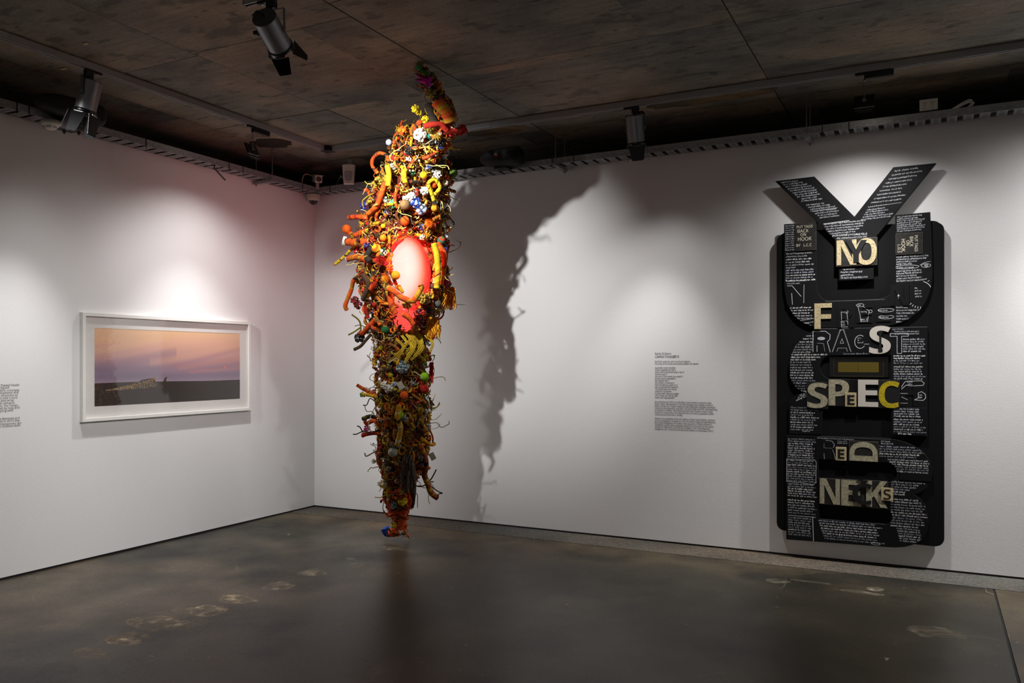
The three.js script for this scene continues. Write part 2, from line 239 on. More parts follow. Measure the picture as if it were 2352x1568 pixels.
panelFlood('small black panel floodlight on a rod above the black lettered artwork', [5.283, 3.43, 0.668], 'x', V(0, -0.42, -0.9), POWER.boardPanel, V(5.08, 0, 0.2), [0.62, 1.2]);
panelFlood('small panel floodlight on a rod hanging from the left track near the room corner', [0.724, 3.43, 1.6], 'z', V(-0.9, -0.42, 0), POWER.leftPanel, V(0.5, 0, 1.7), [0.64, 1.2]);
panelFlood('small panel floodlight on the right track beyond the right edge of the view', [7.35, 3.43, 0.668], 'x', V(-0.2, -0.42, -0.88), POWER.boardPanelOff, V(6.4, 0, 0.1), [0.68, 1.2]);

// ---------- cable trays ----------
function rungGeo() { const s = new THREE.Shape(); s.moveTo(-0.033, 0); s.lineTo(0.033, 0); s.lineTo(0.033, 0.15); s.lineTo(-0.033, 0.15); s.closePath(); for (let k = 0; k < 5; k++) for (const dx of [-0.014]) { const h = new THREE.Path(), y = 0.022 + k * 0.025; h.moveTo(dx, y); h.lineTo(dx, y + 0.008); h.lineTo(dx + 0.03, y + 0.008); h.lineTo(dx + 0.03, y); h.closePath(); s.holes.push(h); } const g = new THREE.ExtrudeGeometry(s, { depth: 0.003, bevelEnabled: false }); g.rotateX(-Math.PI / 2); return planarUV(g, 0.12, 0.12); }
const RUNG = rungGeo(), RIVET = new THREE.CylinderGeometry(0.0055, 0.0055, 0.003, 10).rotateX(Math.PI / 2);
function tray(label, len, turn, seed, hangers) { // local: along +x from the corner, wall at z = 0
  const t = thing('cable_tray', label, 'cable tray', 'galvanised cable trays along the wall tops', [0, 3.19, 0]), r = mulberry(seed), pv = new THREE.Matrix4().makeRotationY(turn);
  const flip = turn ? new THREE.Matrix4().makeScale(1, 1, -1) : null; // the left tray mirrors the right one
  const G = (g) => { if (flip) { g = g.clone(); g.applyMatrix4(flip); const ix = g.index; if (ix) for (let i = 0; i < ix.count; i += 3) { const q = ix.getX(i); ix.setX(i, ix.getX(i + 1)); ix.setX(i + 1, q); } else { for (const k of Object.keys(g.attributes)) { const at = g.attributes[k], n = at.itemSize; for (let i = 0; i < at.count; i += 3) for (let c = 0; c < n; c++) { const q = at.array[i * n + c]; at.array[i * n + c] = at.array[(i + 1) * n + c]; at.array[(i + 1) * n + c] = q; } } } g.applyMatrix4(new THREE.Matrix4().makeRotationY(-Math.PI / 2)); return g; } return g; };
  const P = (n, g, m, par = t) => part(par, n, G(g), m);
  const S = turn ? 0.214 : 0.06; let x = S; for (const L of [2.75, 2.2, 1.5, 3.5]) { const e = Math.min(len, x + L); if (e > x) { P('side_rail', planarUV(merged([box(x, e - 0.002, 0, 0.05, 0.208, 0.2105), box(x, e - 0.002, 0.047, 0.05, 0.196, 0.21)]), 0.2, 0.2, 0, 0, 'xy'), M.galv); P('side_rail', planarUV(box(x, e - 0.002, 0, 0.05, 0.06, 0.0625), 0.2, 0.2, 0, 0, 'xy'), M.galv); } x = e; }
  P('lip', merged([box(S, len, -0.001, 0.0015, 0.2, 0.2105), box(S, len, -0.001, 0.0015, 0.06, 0.068)]), M.galv);
  const rung = G(RUNG.clone().translate(0, -0.0015, 0.21));
  for (let q = S + 0.05; q < len - 0.05; q += 0.1) { const m = part(t, 'rung', rung, M.galv); if (turn) m.position.z = q; else m.position.x = q; }
  const rv = []; for (let q = S + 0.06; q < len - 0.03; q += 0.1) rv.push(RIVET.clone().translate(q + 0.02, 0.022, 0.2115)); const rm = P('rivet', merged(rv), M.steel); rm.userData.kind = 'stuff';
  for (let k = 0; k < 3; k++) { const pts = []; for (let q = S + 0.05; q < len; q += 0.35) pts.push(V(q, 0.012 + r() * 0.012, 0.09 + k * 0.035 + r() * 0.02)); P('cable', tube(pts, 0.009, 90, 6), k === 1 ? M.darkgrey : M.rubber); }
  for (const h of hangers) {
    const b = P('hanger_bracket', planarUV(merged([rbox(h - 0.02, h + 0.02, -0.03, -0.004, 0.02, 0.26, 0.002)]), 0.2, 0.2), M.galv);
    P('threaded_rod', merged([cyl(V(h, -0.03, 0.235), V(h, 0.286, 0.235), 0.0045, 0.0045, 8), cyl(V(h, -0.036, 0.235), V(h, -0.028, 0.235), 0.009, 0.009, 6)]), M.steel); P('threaded_rod', merged([cyl(V(h, -0.05, 0.036), V(h, 0.286, 0.036), 0.0045, 0.0045, 8), cyl(V(h, -0.04, 0.036), V(h, -0.03, 0.036), 0.01, 0.01, 6)]), M.steel);
  }
  for (let k = 0; k < len * 1.6; k++) { const q = 0.3 + r() * (len - 0.5); P('cable_tie', merged([box(q, q + 0.006, -0.012 - r() * 0.012, 0.056, 0.2115, 0.2145)]), M.rubber); }
  return t;
}
tray('galvanised perforated cable tray along the top of the long right-hand wall', 9.5, 0, 71, [2.83, 4.86, 6.9]);
tray('galvanised perforated cable tray along the top of the left wall above the framed picture', 7, 1, 72, [0.86, 3.45, 4.9]);

// ---------- devices by the ceiling ----------
const fonts = new FontLoader();
const sansR = await fonts.loadAsync('fonts/droid/droid_sans_regular.typeface.json'), sansB = await fonts.loadAsync('fonts/droid/droid_sans_bold.typeface.json');
function letters(font, str, size, seg = 3) { const g = new THREE.ShapeGeometry(font.generateShapes(str, size), seg); g.computeBoundingBox(); return g; }
function loudspeaker(label, at, turn, len) {
  const g = thing('loudspeaker', label, 'loudspeaker', 'black loudspeakers on the cable trays', at); g.rotation.y = turn;
  const P = [], nS = 28, nR = 28, pos = [], idx = [];
  for (let i = 0; i <= nS; i++) { const t = i / nS, x = (t - 0.5) * len, k = Math.pow(Math.max(0, 1 - Math.pow(1 - Math.min(1, t / 0.5), 2.6)), 0.45) * Math.pow(Math.max(0, 1 - Math.pow(Math.max(0, (t - 0.82) / 0.18), 5)), 0.4), ry = 0.08 * k * (0.84 + 0.18 * t), rz = 0.09 * k; for (let j = 0; j < nR; j++) { const a = j / nR * 6.2832, c = Math.cos(a), s = Math.sin(a); pos.push(x, Math.sign(s) * Math.pow(Math.abs(s), 0.6) * ry, Math.sign(c) * Math.pow(Math.abs(c), 0.75) * rz); } }
  for (let i = 0; i < nS; i++) for (let j = 0; j < nR; j++) { const a = i * nR + j, b = i * nR + (j + 1) % nR; idx.push(a, b, a + nR, b, b + nR, a + nR); }
  const bg = new THREE.BufferGeometry(); bg.setAttribute('position', new THREE.Float32BufferAttribute(pos, 3)); bg.setIndex(idx); bg.computeVertexNormals(); part(g, 'cabinet', bg, M.speaker);
  const l = letters(sansB, 'JBL', 0.014); l.translate(-0.017, 0.006, 0.092); part(g, 'logo', merged([l]), mat(0xd8d8d8, 0.6)); part(g, 'logo_underline', box(-0.019, 0.019, -0.006, 0.0, 0.0875, 0.092), mat(0xe04a12, 0.6));
  part(g, 'mounting_foot', rbox(-0.06, 0.06, -0.095, -0.07, -0.09, 0.02, 0.004), M.black);
  return g;
}
loudspeaker('black rounded loudspeaker on the right-hand cable tray just right of the sculpture top', [2.345, 3.272, 0.307], 0, 0.4);
loudspeaker('black rounded loudspeaker on the left cable tray behind the left spotlight', [0.307, 3.27, 2.92], Math.PI / 2, 0.5);
{
  const d = thing('dome_camera', 'white dome security camera with a dark bubble hanging in the room corner', 'camera', null, [0.13, 3.183, 0.165]);
  part(d, 'base', new THREE.LatheGeometry([[0, 0], [0.066, 0], [0.068, -0.004], [0.068, -0.036], [0.062, -0.052], [0.05, -0.062], [0.046, -0.06], [0, -0.06]].map((p) => new THREE.Vector2(...p)).reverse(), 36), M.whiteDim);
  part(d, 'bubble', new THREE.SphereGeometry(0.046, 28, 14, 0, 6.2832, Math.PI / 2, Math.PI / 2).translate(0, -0.06, 0), M.dome);
  part(d, 'ring', new THREE.TorusGeometry(0.048, 0.004, 8, 36).rotateX(Math.PI / 2).translate(0, -0.061, 0), M.whiteDim); part(d, 'arm', rbox(-0.02, 0.02, -0.001, 0.0035, -0.06, 0.02, 0.001), M.galv);
}
{
  const d = thing('box_camera', 'small grey box security camera sitting above the cable tray in the corner', 'camera', null, [0.26, 3.31, 0.26]); d.rotation.y = 0.9;
  const tilt = (g) => g.rotateX(0.25);
  part(d, 'body', tilt(rbox(-0.035, 0.035, -0.035, 0.035, -0.09, 0.07, 0.006)), M.whiteDim); part(d, 'lens', tilt(cyl(V(0, 0, 0.06), V(0, 0, 0.085), 0.024, 0.024, 20)), M.black); part(d, 'sunshield', tilt(rbox(-0.042, 0.042, 0.034, 0.04, -0.09, 0.095, 0.002)), M.whiteDim);
  part(d, 'cable', tube([V(0, 0, -0.09), V(-0.03, 0.05, -0.12), V(-0.1, 0.06, -0.12), V(-0.13, -0.02, -0.1), V(-0.12, -0.08, -0.08)], 0.006, 30, 8), M.whiteDim); part(d, 'bracket', rbox(-0.015, 0.015, -0.1, -0.03, -0.015, 0.015, 0.003), M.grey);
}
{
  const d = thing('motion_detector', 'cream motion detector with a grey window left of the sculpture top', 'detector', null, [0.68, 3.3, 0.29]); d.rotation.y = 0.42;
  const s = new THREE.Shape(); s.moveTo(-0.055, 0.085); s.quadraticCurveTo(0, 0.098, 0.055, 0.085); s.lineTo(0.042, -0.09); s.lineTo(-0.042, -0.09); s.closePath();
  part(d, 'housing', new THREE.ExtrudeGeometry(s, { depth: 0.04, bevelEnabled: true, bevelSize: 0.004, bevelThickness: 0.006, bevelSegments: 2, curveSegments: 10 }), M.white);
  const w = new THREE.Shape(); w.moveTo(-0.038, 0.02); w.quadraticCurveTo(0, 0.034, 0.038, 0.02); w.lineTo(0.03, -0.062); w.quadraticCurveTo(0, -0.072, -0.03, -0.062); w.closePath();
  part(d, 'window', new THREE.ExtrudeGeometry(w, { depth: 0.005, bevelEnabled: true, bevelSize: 0.002, bevelThickness: 0.003, bevelSegments: 2 }).translate(0, 0, 0.045), mat(0x9a979c, 0.35)); part(d, 'slot', box(-0.025, 0.025, -0.083, -0.079, 0.043, 0.0475), M.grey);
  part(d, 'indicator', merged([box(-0.022, -0.017, 0.044, 0.049, 0.044, 0.0475), box(-0.022, -0.017, 0.052, 0.056, 0.044, 0.0475)]), M.darkgrey); part(d, 'bracket', rbox(-0.02, 0.03, 0.05, 0.15, -0.05, 0.0, 0.004), M.grey);
}
{
  const d = thing('conduit', 'short grey conduit with a thin wire sticking up from the tray beside the motion detector', 'conduit', null, [0.45, 3.322, 0.13]);
  part(d, 'pipe', cyl(V(0.14, -0.075, 0.04), V(-0.02, 0.03, -0.02), 0.01, 0.01, 14), M.grey); part(d, 'wire', tube([V(-0.02, 0.03, -0.02), V(-0.03, -0.01, 0), V(-0.035, -0.05, 0.02), V(-0.05, -0.09, 0.03)], 0.0025, 20, 6), M.whiteDim);
}
{
  const d = thing('smoke_detector', 'cream slotted smoke detector under the left tray beside the left spotlight', 'detector', null, [0.25, 3.14, 3.02]);
  part(d, 'mounting_stem', cyl(V(-0.045, 0.026, 0), V(-0.045, 0.047, 0), 0.012, 0.012, 12), M.whiteDim);
  part(d, 'base', new THREE.LatheGeometry([[0, 0.028], [0.062, 0.028], [0.062, 0.006], [0.06, 0], [0, 0]].map((p) => new THREE.Vector2(...p)), 32), M.whiteDim); part(d, 'cone', new THREE.LatheGeometry([[0.058, 0], [0.05, -0.01], [0.03, -0.03], [0.026, -0.033], [0, -0.034]].map((p) => new THREE.Vector2(...p)), 32), M.white);
  for (let k = 0; k < 6; k++) { const a = k * 1.047 + 0.5; part(d, 'vent_slot', new THREE.TorusGeometry(0.042, 0.0024, 6, 8, 0.7).rotateX(Math.PI / 2).rotateY(a).translate(0, -0.0195, 0), M.black); }
  const b = thing('beam_clamp', 'dark steel clamp with bolts under the left tray next to the smoke detector', 'clamp', null, [0.16, 3.15, 2.86]);
  part(b, 'plate', planarUV(rbox(-0.02, 0.12, 0, 0.03, -0.07, 0.07, 0.003), 0.2, 0.2), M.darkgrey); for (const [x, z] of [[0.08, 0.05], [0.03, 0.02], [0.09, -0.05]]) part(b, 'bolt', merged([cyl(V(x, -0.03, z), V(x, 0, z), 0.006, 0.006, 8), cyl(V(x, -0.02, z), V(x, -0.008, z), 0.013, 0.013, 6)]), M.black);
}
{
  const d = thing('power_outlet', 'white double power outlet poking above the right-hand cable tray', 'outlet', null, [5.665, 3.315, 0.12]); d.rotation.x = 0.1;
  part(d, 'plate', rbox(-0.058, 0.058, -0.04, 0.038, -0.006, 0.006, 0.004), M.white);
  for (const x of [-0.025, 0.025]) { part(d, 'socket', cyl(V(x, 0.008, 0.004), V(x, 0.008, 0.0075), 0.017, 0.017, 20), M.white); part(d, 'pin_slot', merged([box(x - 0.01, x - 0.006, 0.008, 0.018, 0.0072, 0.0082), box(x + 0.006, x + 0.01, 0.008, 0.018, 0.0072, 0.0082), box(x - 0.002, x + 0.002, -0.006, 0.002, 0.0072, 0.0082)]), M.black); part(d, 'switch', box(x - 0.005, x + 0.005, -0.03, -0.018, 0.005, 0.009), M.whiteDim); }
  const c = thing('cable_coil', 'pale coil of cable lying on the right tray beside the power outlet', 'cable', null, [5.86, 3.24, 0.14]);
  for (let k = 0; k < 4; k++) part(c, 'loop', tube([V(-0.12 + k * 0.01, -0.01, 0), V(-0.02, 0.016 + k * 0.004, 0.02), V(0.06, 0.05 + k * 0.006, 0.0), V(0.085 - k * 0.004, 0.045 + k * 0.005, -0.02), V(0.03, 0.01, -0.03), V(-0.1, -0.02, -0.02)], 0.005, 36, 8), M.white);
  const w = thing('bent_antenna', 'thin black bent antenna blade hanging off the left cable tray', 'antenna', null, [0.19, 3.16, 1.5]);
  part(w, 'stub', cyl(V(0, 0.045, 0.0), V(0.01, -0.002, 0.02), 0.005, 0.005, 8), M.black); const bl = rbox(-0.009, 0.009, -0.15, 0, -0.003, 0.003, 0.0025); bl.rotateX(1.0).translate(0.01, 0, 0.02); part(w, 'blade', bl, M.black);
}

// ---------- framed photograph on the left wall ----------
function leftWallGroup(name, label, cat) { const g = thing(name, label, cat); g.rotation.y = Math.PI / 2; return g; } // local x runs along -z of the room, local z out of the wall
{
  const g = leftWallGroup('framed_picture', 'wide white-framed photograph of a sunset over a dark plain on the left wall', 'picture'); g.position.set(0, 1.457, 1.78);
  const W = 0.848, H = 0.41, fw = 0.024, D = 0.038, white = mat(0xe6e4e0, 0.45);
  const rail = (len, w) => { const s = new THREE.Shape(); s.moveTo(-len / 2, 0); s.lineTo(len / 2, 0); s.lineTo(len / 2 - w, -w); s.lineTo(-len / 2 + w, -w); s.closePath(); return new THREE.ExtrudeGeometry(s, { depth: D - 0.003, bevelEnabled: true, bevelSize: 0.001, bevelThickness: 0.0015, bevelSegments: 1 }).translate(0, 0, 0.0015); };
  for (const [len, rz, x, y] of [[2 * W, 0, 0, H], [2 * W, Math.PI, 0, -H], [2 * H, Math.PI / 2, -W, 0], [2 * H, -Math.PI / 2, W, 0]]) part(g, 'frame_rail', rail(len, fw).rotateZ(rz).translate(x, y, 0), white);
  part(g, 'backing_board', box(-W + 0.004, W - 0.004, -H + 0.004, H - 0.004, 0.003, 0.006), white);
  const m = new THREE.Shape(); m.moveTo(-W + fw, -H + fw); m.lineTo(W - fw, -H + fw); m.lineTo(W - fw, H - fw); m.lineTo(-W + fw, H - fw); m.closePath(); const h = new THREE.Path(); h.moveTo(-0.733, -0.3); h.lineTo(-0.733, 0.299); h.lineTo(0.743, 0.299); h.lineTo(0.743, -0.3); h.closePath(); m.holes.push(h);
  part(g, 'mat_board', new THREE.ExtrudeGeometry(m, { depth: 0.002, bevelEnabled: false }).translate(0, 0, 0.009), mat(0xe4e1de, 0.9));
  const cv = document.createElement('canvas'); cv.width = 1476; cv.height = 600; const c = cv.getContext('2d');
  let gr = c.createLinearGradient(0, 0, 0, 420); [['0', '#f0c49a'], ['0.3', '#e2b09a'], ['0.52', '#cb9d98'], ['0.72', '#a68794'], ['0.9', '#948293'], ['1', '#a893a4']].forEach(([p, k]) => gr.addColorStop(+p, k)); c.fillStyle = gr; c.fillRect(0, 0, 1476, 600);
  const band = (x0, y0, x1, y1, w, col) => { c.save(); c.strokeStyle = col; c.lineWidth = 6; c.lineCap = 'round'; for (let k = 0; k < w; k += 2) { const a = Math.sin(k / w * Math.PI); c.globalAlpha = 0.11 * a; c.beginPath(); c.moveTo(x0, y0 + k); c.bezierCurveTo(x0 + (x1 - x0) * 0.35, y0 + k - 25, x0 + (x1 - x0) * 0.65, y1 + k + 35, x1, y1 + k); c.stroke(); } c.restore(); };
  band(-50, 150, 700, 20, 70, '#f0c98c'); band(-50, 70, 560, 0, 80, '#eec488'); band(-50, 260, 760, 130, 110, '#7d6a86'); band(-50, 300, 600, 260, 120, '#6d6080'); band(500, 220, 1520, 60, 90, '#eab592'); band(700, 260, 1520, 110, 60, '#b07a86'); band(780, 290, 1520, 190, 50, '#d98a72'); band(800, 330, 1520, 240, 50, '#a87080'); band(900, 330, 1520, 290, 40, '#dc8f78'); band(-50, 350, 1520, 330, 90, '#776a84');
  const rr = mulberry(77); c.fillStyle = '#e8856c'; c.beginPath(); c.arc(1297, 303, 10, 0, 6.3); c.fill();
  c.fillStyle = '#2e2420'; c.beginPath(); c.moveTo(0, 424); for (let x = 0; x <= 1476; x += 6) c.lineTo(x, 424 - 4 * Math.sin(x / 240) - (x > 700 ? rr() * 3 : rr())); c.lineTo(1476, 600); c.lineTo(0, 600); c.fill();
  for (let k = 0; k < 900; k++) { c.globalAlpha = 0.16; c.fillStyle = rr() < 0.5 ? '#48382c' : '#17120f'; const y = 430 + rr() * 170; c.fillRect(rr() * 1476 - 60, y, 60 + rr() * 200, 1 + (y - 430) / 60); } c.globalAlpha = 1;
  c.fillStyle = '#1c140e'; c.beginPath(); c.moveTo(95, 478); c.quadraticCurveTo(330, 455, 420, 405); c.quadraticCurveTo(500, 392, 535, 392); c.quadraticCurveTo(562, 430, 556, 474); c.fill();
  const bits = ['#d98a1e', '#b8901a', '#8a2a14', '#a8a8ac', '#3b5d1c', '#5b3a1a', '#2a3f7c', '#bfb69f', '#241a12', '#16100c', '#30241a', '#6b3a1c', '#2b2620', '#c8642a', '#8fae3a'];
  for (let k = 0; k < 1700; k++) { const t = rr(), x = 95 + t * 465, top = 476 - Math.pow(Math.min(1, t * 1.08), 1.25) * 92, bot = 478 - t * 10, y = top + (bot - top) * rr(); c.fillStyle = bits[Math.floor(rr() * bits.length * (t < 0.35 ? 0.6 : 1))]; c.fillRect(x, y, 2 + rr() * 5, 2 + rr() * 4); }
  c.fillStyle = '#3a1c18'; c.beginPath(); c.moveTo(626, 470); c.lineTo(630, 425); c.lineTo(640, 396); c.lineTo(652, 392); c.lineTo(660, 408); c.lineTo(656, 440); c.lineTo(660, 470); c.fill(); c.fillStyle = '#4a3a22'; c.beginPath(); c.arc(659, 392, 9, 0, 6.3); c.fill(); c.strokeStyle = '#3a3020'; c.lineWidth = 3; c.beginPath(); c.moveTo(645, 412); c.lineTo(615, 432); c.lineTo(606, 442); c.stroke(); c.fillStyle = '#b9a58e'; c.fillRect(612, 464, 9, 5);
  const tx = new THREE.CanvasTexture(cv); tx.colorSpace = THREE.SRGBColorSpace; tx.anisotropy = 8;
  const pg = new THREE.PlaneGeometry(1.476, 0.6).translate(0.005, -0.0005, 0.0092); part(g, 'print', pg, new THREE.MeshStandardMaterial({ map: tx, roughness: 0.7 }), 'photograph of a low sun over a dark plain with a figure dragging a colourful heap');
  part(g, 'glass', box(-W + fw - 0.002, W - fw + 0.002, -H + fw - 0.002, H - fw + 0.002, 0.029, 0.031), new THREE.MeshPhysicalMaterial({ color: 0xffffff, transmission: 1, thickness: 0, roughness: 0.02, ior: 1.5 }));
}

// ---------- vinyl wall texts ----------
const ink = mat(0x1c1a1a, 0.7);
function textBlock(parent, name, lines, sx) { // lines: [string, x, y, size, italic, right aligned]
  const gs = [];
  for (const [s, x, y, size, it, right] of lines) { if (!s) continue; const g = letters(sansR, s, size); const w = g.boundingBox.max.x * sx; const p = g.attributes.position; for (let i = 0; i < p.count; i++) p.setX(i, p.getX(i) * sx + (it ? p.getY(i) * 0.2 : 0)); g.translate(x - (right ? w : 0), y, 0); gs.push(g); }
  const m = merged(gs); return part(parent, name, m, ink);
}
{
  const g = thing('wall_text', 'printed black wall text headed Karla Dickens between the sculpture and the black artwork', 'wall text', null, [3.631, 0, 0.0012]);
  const yAt = (px) => 1.572 + (810 - px) * 0.0036264, S = 0.0148, ref = letters(sansR, "relating to Aboriginality, sexuality, mental health and the 'whitewashing'", S), sx = 0.521 / ref.boundingBox.max.x, px = (z) => yAt(800 + z / 7.84);
  const T = (l, z0, dz, it, size = S) => l.map((s, i) => [s, 0, px(z0 + dz * i), size, it]);
  textBlock(g, 'title', [...T(['Karla Dickens'], 117, 0, false, 0.0212), ...T(['Lawless Freedom'], 168, 0, true, 0.0212), ['2016', 0.1555, px(168), 0.0212, false]], sx);
  textBlock(g, 'credit_lines', T(['Synthetic polymer paint on found objects', 'Courtesy of the artist and Andrew Baker Art Dealer'], 250, 40, false), sx);
  textBlock(g, 'poem', T(["Australia's toxic shadow", 'those targeted can see it', 'some with emotional hearts feel it', 'natives wear it', 'the rest of the world can smell it', 'British boats unloaded it', 'the Empire fed it', 'the settlers nurtured it', 'new immigrants built on it', 'the young and free breed it', "The same joke isn't funny", 'retold for centuries', 'it grows old, stale and uglier', 'out of date yet still for sale', 'eaten and regurgitated'], 362, 38.2, true), sx);
  textBlock(g, 'biography', [...T(['Karla Dickens (b.1967) is a Wiradjuri artist based in Lismore, New', 'South Wales. Renowned for her assemblages and collages, Dickens', 'deftly imbues her chosen materials with politically charged narratives', "relating to Aboriginality, sexuality, mental health and the 'whitewashing'", "of Australian history. The above excerpt from Dickens' poetic artist", 'statement responds to the ingrained acts of racism prevalent within', 'contemporary Australian society.'], 972, 38.2, false), ...T(['Dickens has exhibited at the Art Gallery of New South Wales, Artbank', 'and Carriageworks, as well as in the TarraWarra Biennial and Western', "Australian Indigenous Art Award. She was part of Rhoda Roberts's", "'Songlines' project that projected artworks on the sails of the Opera", 'House for Vivid 2016, and will be included in the Third National', 'Indigenous Art Triennial at the National Gallery of Australia in 2017.'], 1271, 38.2, false)], sx);
}
{
  const g = leftWallGroup('wall_text', 'printed black wall text cut off by the left edge of the photo', 'wall text'); g.position.set(0.0012, 0, 3.2);
  const L = [['located in Tweed Heads', 3.0859,1.3294], ['little based', 3.1580,1.3129], ['scientific concepts', 3.0859,1.2940], ['development and', 3.0920,1.2769], ['Western Australia as', 3.0975,1.2594], ['(Sand Tale) and Lizard', 3.1012,1.2413, 1], ['weave and wrap', 3.1235,1.2241], ['and cathartic', 3.1165,1.2062], ['memories. For Tango,', 3.0905,1.1879], ['characterised by loss and', 3.0846,1.1706], ['of coping with', 3.1293,1.1541]];
  const L2 = [['Adelaide Biennial and', 3.0837,1.0992], ['Gallery and in 2013 she', 3.0846,1.0822], ['of Contemporary Art,', 3.0673,1.0627], ['development for children with', 3.0797,1.0465]];
  const f = (q) => q.map(([s, z, y, it]) => [s, 3.2 - z, y, 0.0148, it, true]);
  textBlock(g, 'biography', f(L), 1.06); textBlock(g, 'career_note', f(L2), 1.06);
}
// ---------- black lettered artwork on the right-hand wall ----------
{
  const g = thing('lettered_artwork', 'tall black wall artwork of huge stacked letters with white handwriting and smaller cream letters', 'artwork', null, [0, 0, 0]);
  const X0 = 4.6, Y1 = 2.93, K = 720, cv = document.createElement('canvas'); cv.width = 850; cv.height = 2040; const c = cv.getContext('2d'), r = mulberry(404);
  c.fillStyle = '#0a0a0c'; c.fillRect(0, 0, 850, 2040);
  for (let k = 0; k < 5000; k++) { c.globalAlpha = 0.05; c.fillStyle = r() < 0.5 ? '#3a3a3c' : '#000'; c.fillRect(r() * 850, r() * 2040, 2 + r() * 30, 1 + r() * 2); } c.globalAlpha = 1;
  const px = (x) => (x - X0) * K, py = (y) => (Y1 - y) * K, INK = ['#f4f4f6', '#d8dae4', '#ffffff', '#c2c6d4'];
  function write(x, y, size, lines, { lh = size * 1.32, slant = 0, font = 'sans-serif', weight = '', slope = 0.0, col } = {}) { // painted handwriting, letter by letter
    c.textBaseline = 'alphabetic';
    lines.forEach((s, i) => { let cx = px(x + slant * lh * i), by = py(y - lh * i); for (const ch of s) { const z = size * K * 0.8 * (0.9 + r() * 0.22); c.font = `${weight} ${z.toFixed(1)}px ${font}`; c.save(); c.translate(cx, by + (r() - 0.5) * size * K * 0.14 - slope * (cx - px(x))); c.rotate((r() - 0.5) * 0.16); c.fillStyle = col || INK[Math.floor(r() * 4)]; c.fillText(ch, 0, 0); c.restore(); cx += c.measureText(ch).width * 0.9; } });
  }
  function scrawl(x, y, w, n, { size = 0.0118, lh = 0.0262, ragged = 0.2, left = () => 0, right = () => 0, slope = 0 } = {}) { // lines of writing too small to read in the photo: strokes with the rhythm of words
    c.lineCap = 'round';
    for (let i = 0; i < n; i++) { let a = px(x + left(i)), e = px(x + w + right(i) - w * ragged * r()); const by = py(y - lh * i), h = size * K; let word = 2 + Math.floor(r() * 6); c.strokeStyle = INK[Math.floor(r() * 4)]; c.globalAlpha = 0.65 + r() * 0.35;
      while (a < e) { const cw = h * (0.42 + r() * 0.22), b = by - slope * (a - px(x)) + (r() - 0.5) * h * 0.12, k = r(); c.lineWidth = 1.5 + r() * 0.8; c.beginPath();
        if (k < 0.3) c.arc(a + cw * 0.4, b - h * 0.3, h * 0.25, r() * 2, 4.5 + r() * 2); else if (k < 0.5) { c.moveTo(a, b); c.lineTo(a + cw * 0.1, b - h * (r() < 0.5 ? 1 : 0.6)); c.moveTo(a, b - h * 0.5); c.quadraticCurveTo(a + cw * 0.7, b - h * 0.8, a + cw * 0.65, b); } else if (k < 0.7) { c.moveTo(a, b - h * 0.5); c.lineTo(a + cw * 0.3, b); c.lineTo(a + cw * 0.6, b - h * 0.55); } else if (k < 0.85) { c.moveTo(a + cw * 0.3, b - h * (0.8 + r() * 0.3)); c.lineTo(a + cw * 0.25, b + (r() < 0.3 ? h * 0.3 : 0)); if (r() < 0.5) { c.moveTo(a, b - h * 0.55); c.lineTo(a + cw * 0.6, b - h * 0.6); } } else { c.moveTo(a, b); c.quadraticCurveTo(a + cw * 0.1, b - h * 0.8, a + cw * 0.3, b - h * 0.1); c.quadraticCurveTo(a + cw * 0.4, b - h * 0.8, a + cw * 0.65, b); }
        c.stroke(); a += cw; if (--word <= 0) { a += h * 0.5; word = 2 + Math.floor(r() * 6); } } } c.globalAlpha = 1;
  }
  function line(pts, w = 2.2, close = false, col = '#d8d8de') { c.strokeStyle = col; c.lineWidth = w; c.lineJoin = c.lineCap = 'round'; c.beginPath(); pts.forEach(([x, y], i) => (i ? c.lineTo(px(x), py(y)) : c.moveTo(px(x), py(y)))); if (close) c.closePath(); c.stroke(); }
  function oval(x, y, rx, ry, a0 = 0, a1 = 6.2832, w = 2.2, col = '#d8d8de') { c.strokeStyle = col; c.lineWidth = w; c.beginPath(); c.ellipse(px(x), py(y), rx * K, ry * K, 0, a0, a1); c.stroke(); }
  // the letter Y
  write(4.655, 2.866, 0.0195, ['Tables of Provisions'], {});
  write(4.672, 2.846, 0.0172, ['Part 1 - Preliminary (1-7).', 'Part 2 - Prohibition of racial', 'discrimination 8-26 this part in', 'Promotion of offences to racial', 'conduct based on racial hatred', '18 B - reason for doing an act', '18 C - offensive behaviour be-', '     cause of race, colour', 'or national or ethnic origin', '', '18 D - exemptions, 18 E', 'vicarious liability, 18 F State', 'and Territory laws not affected', 'Part III - racism commissioner', 'and functions of Commission', '19 - 20 commissioner 20-', 'functions of Commission'], { lh: 0.0178, slant: 0.92, slope: 0.05 });
  line([[4.965, 2.53], [5.14, 2.542]], 3.4); line([[4.87, 2.632], [5.06, 2.645]], 1.6);
  write(5.445, 2.87, 0.0168, ['Part IV - offences  Australia', '26 unlawful acts not offences unless', 'expressly so provided 27 offences', 'relating to administration of act', '27F non disclosure of private', 'information - Part VI - Race', 'discrimination commissioner', '29 Appointment of race discrimination', 'commissioner to term and conditions', '+  +  +  +  0  + x +  +  + +'], { lh: 0.0258, slant: -0.76, slope: 0.05 });
  line([[5.27, 2.628], [5.49, 2.645]], 1.8);
  write(5.262, 2.606, 0.0165, ['Judge struck down the', 'part of the act defence used', 'in this case was restricted', 'to racist behaviour based upon racial', 'hatred rather than general comment', 'on race & destruction of racial', 'tolerance contained errors of fact,', 'distortions of the truth and inflammatory', 'and provocative language'].slice(0, 5), { lh: 0.0165, slant: -0.6, slope: 0.05 });
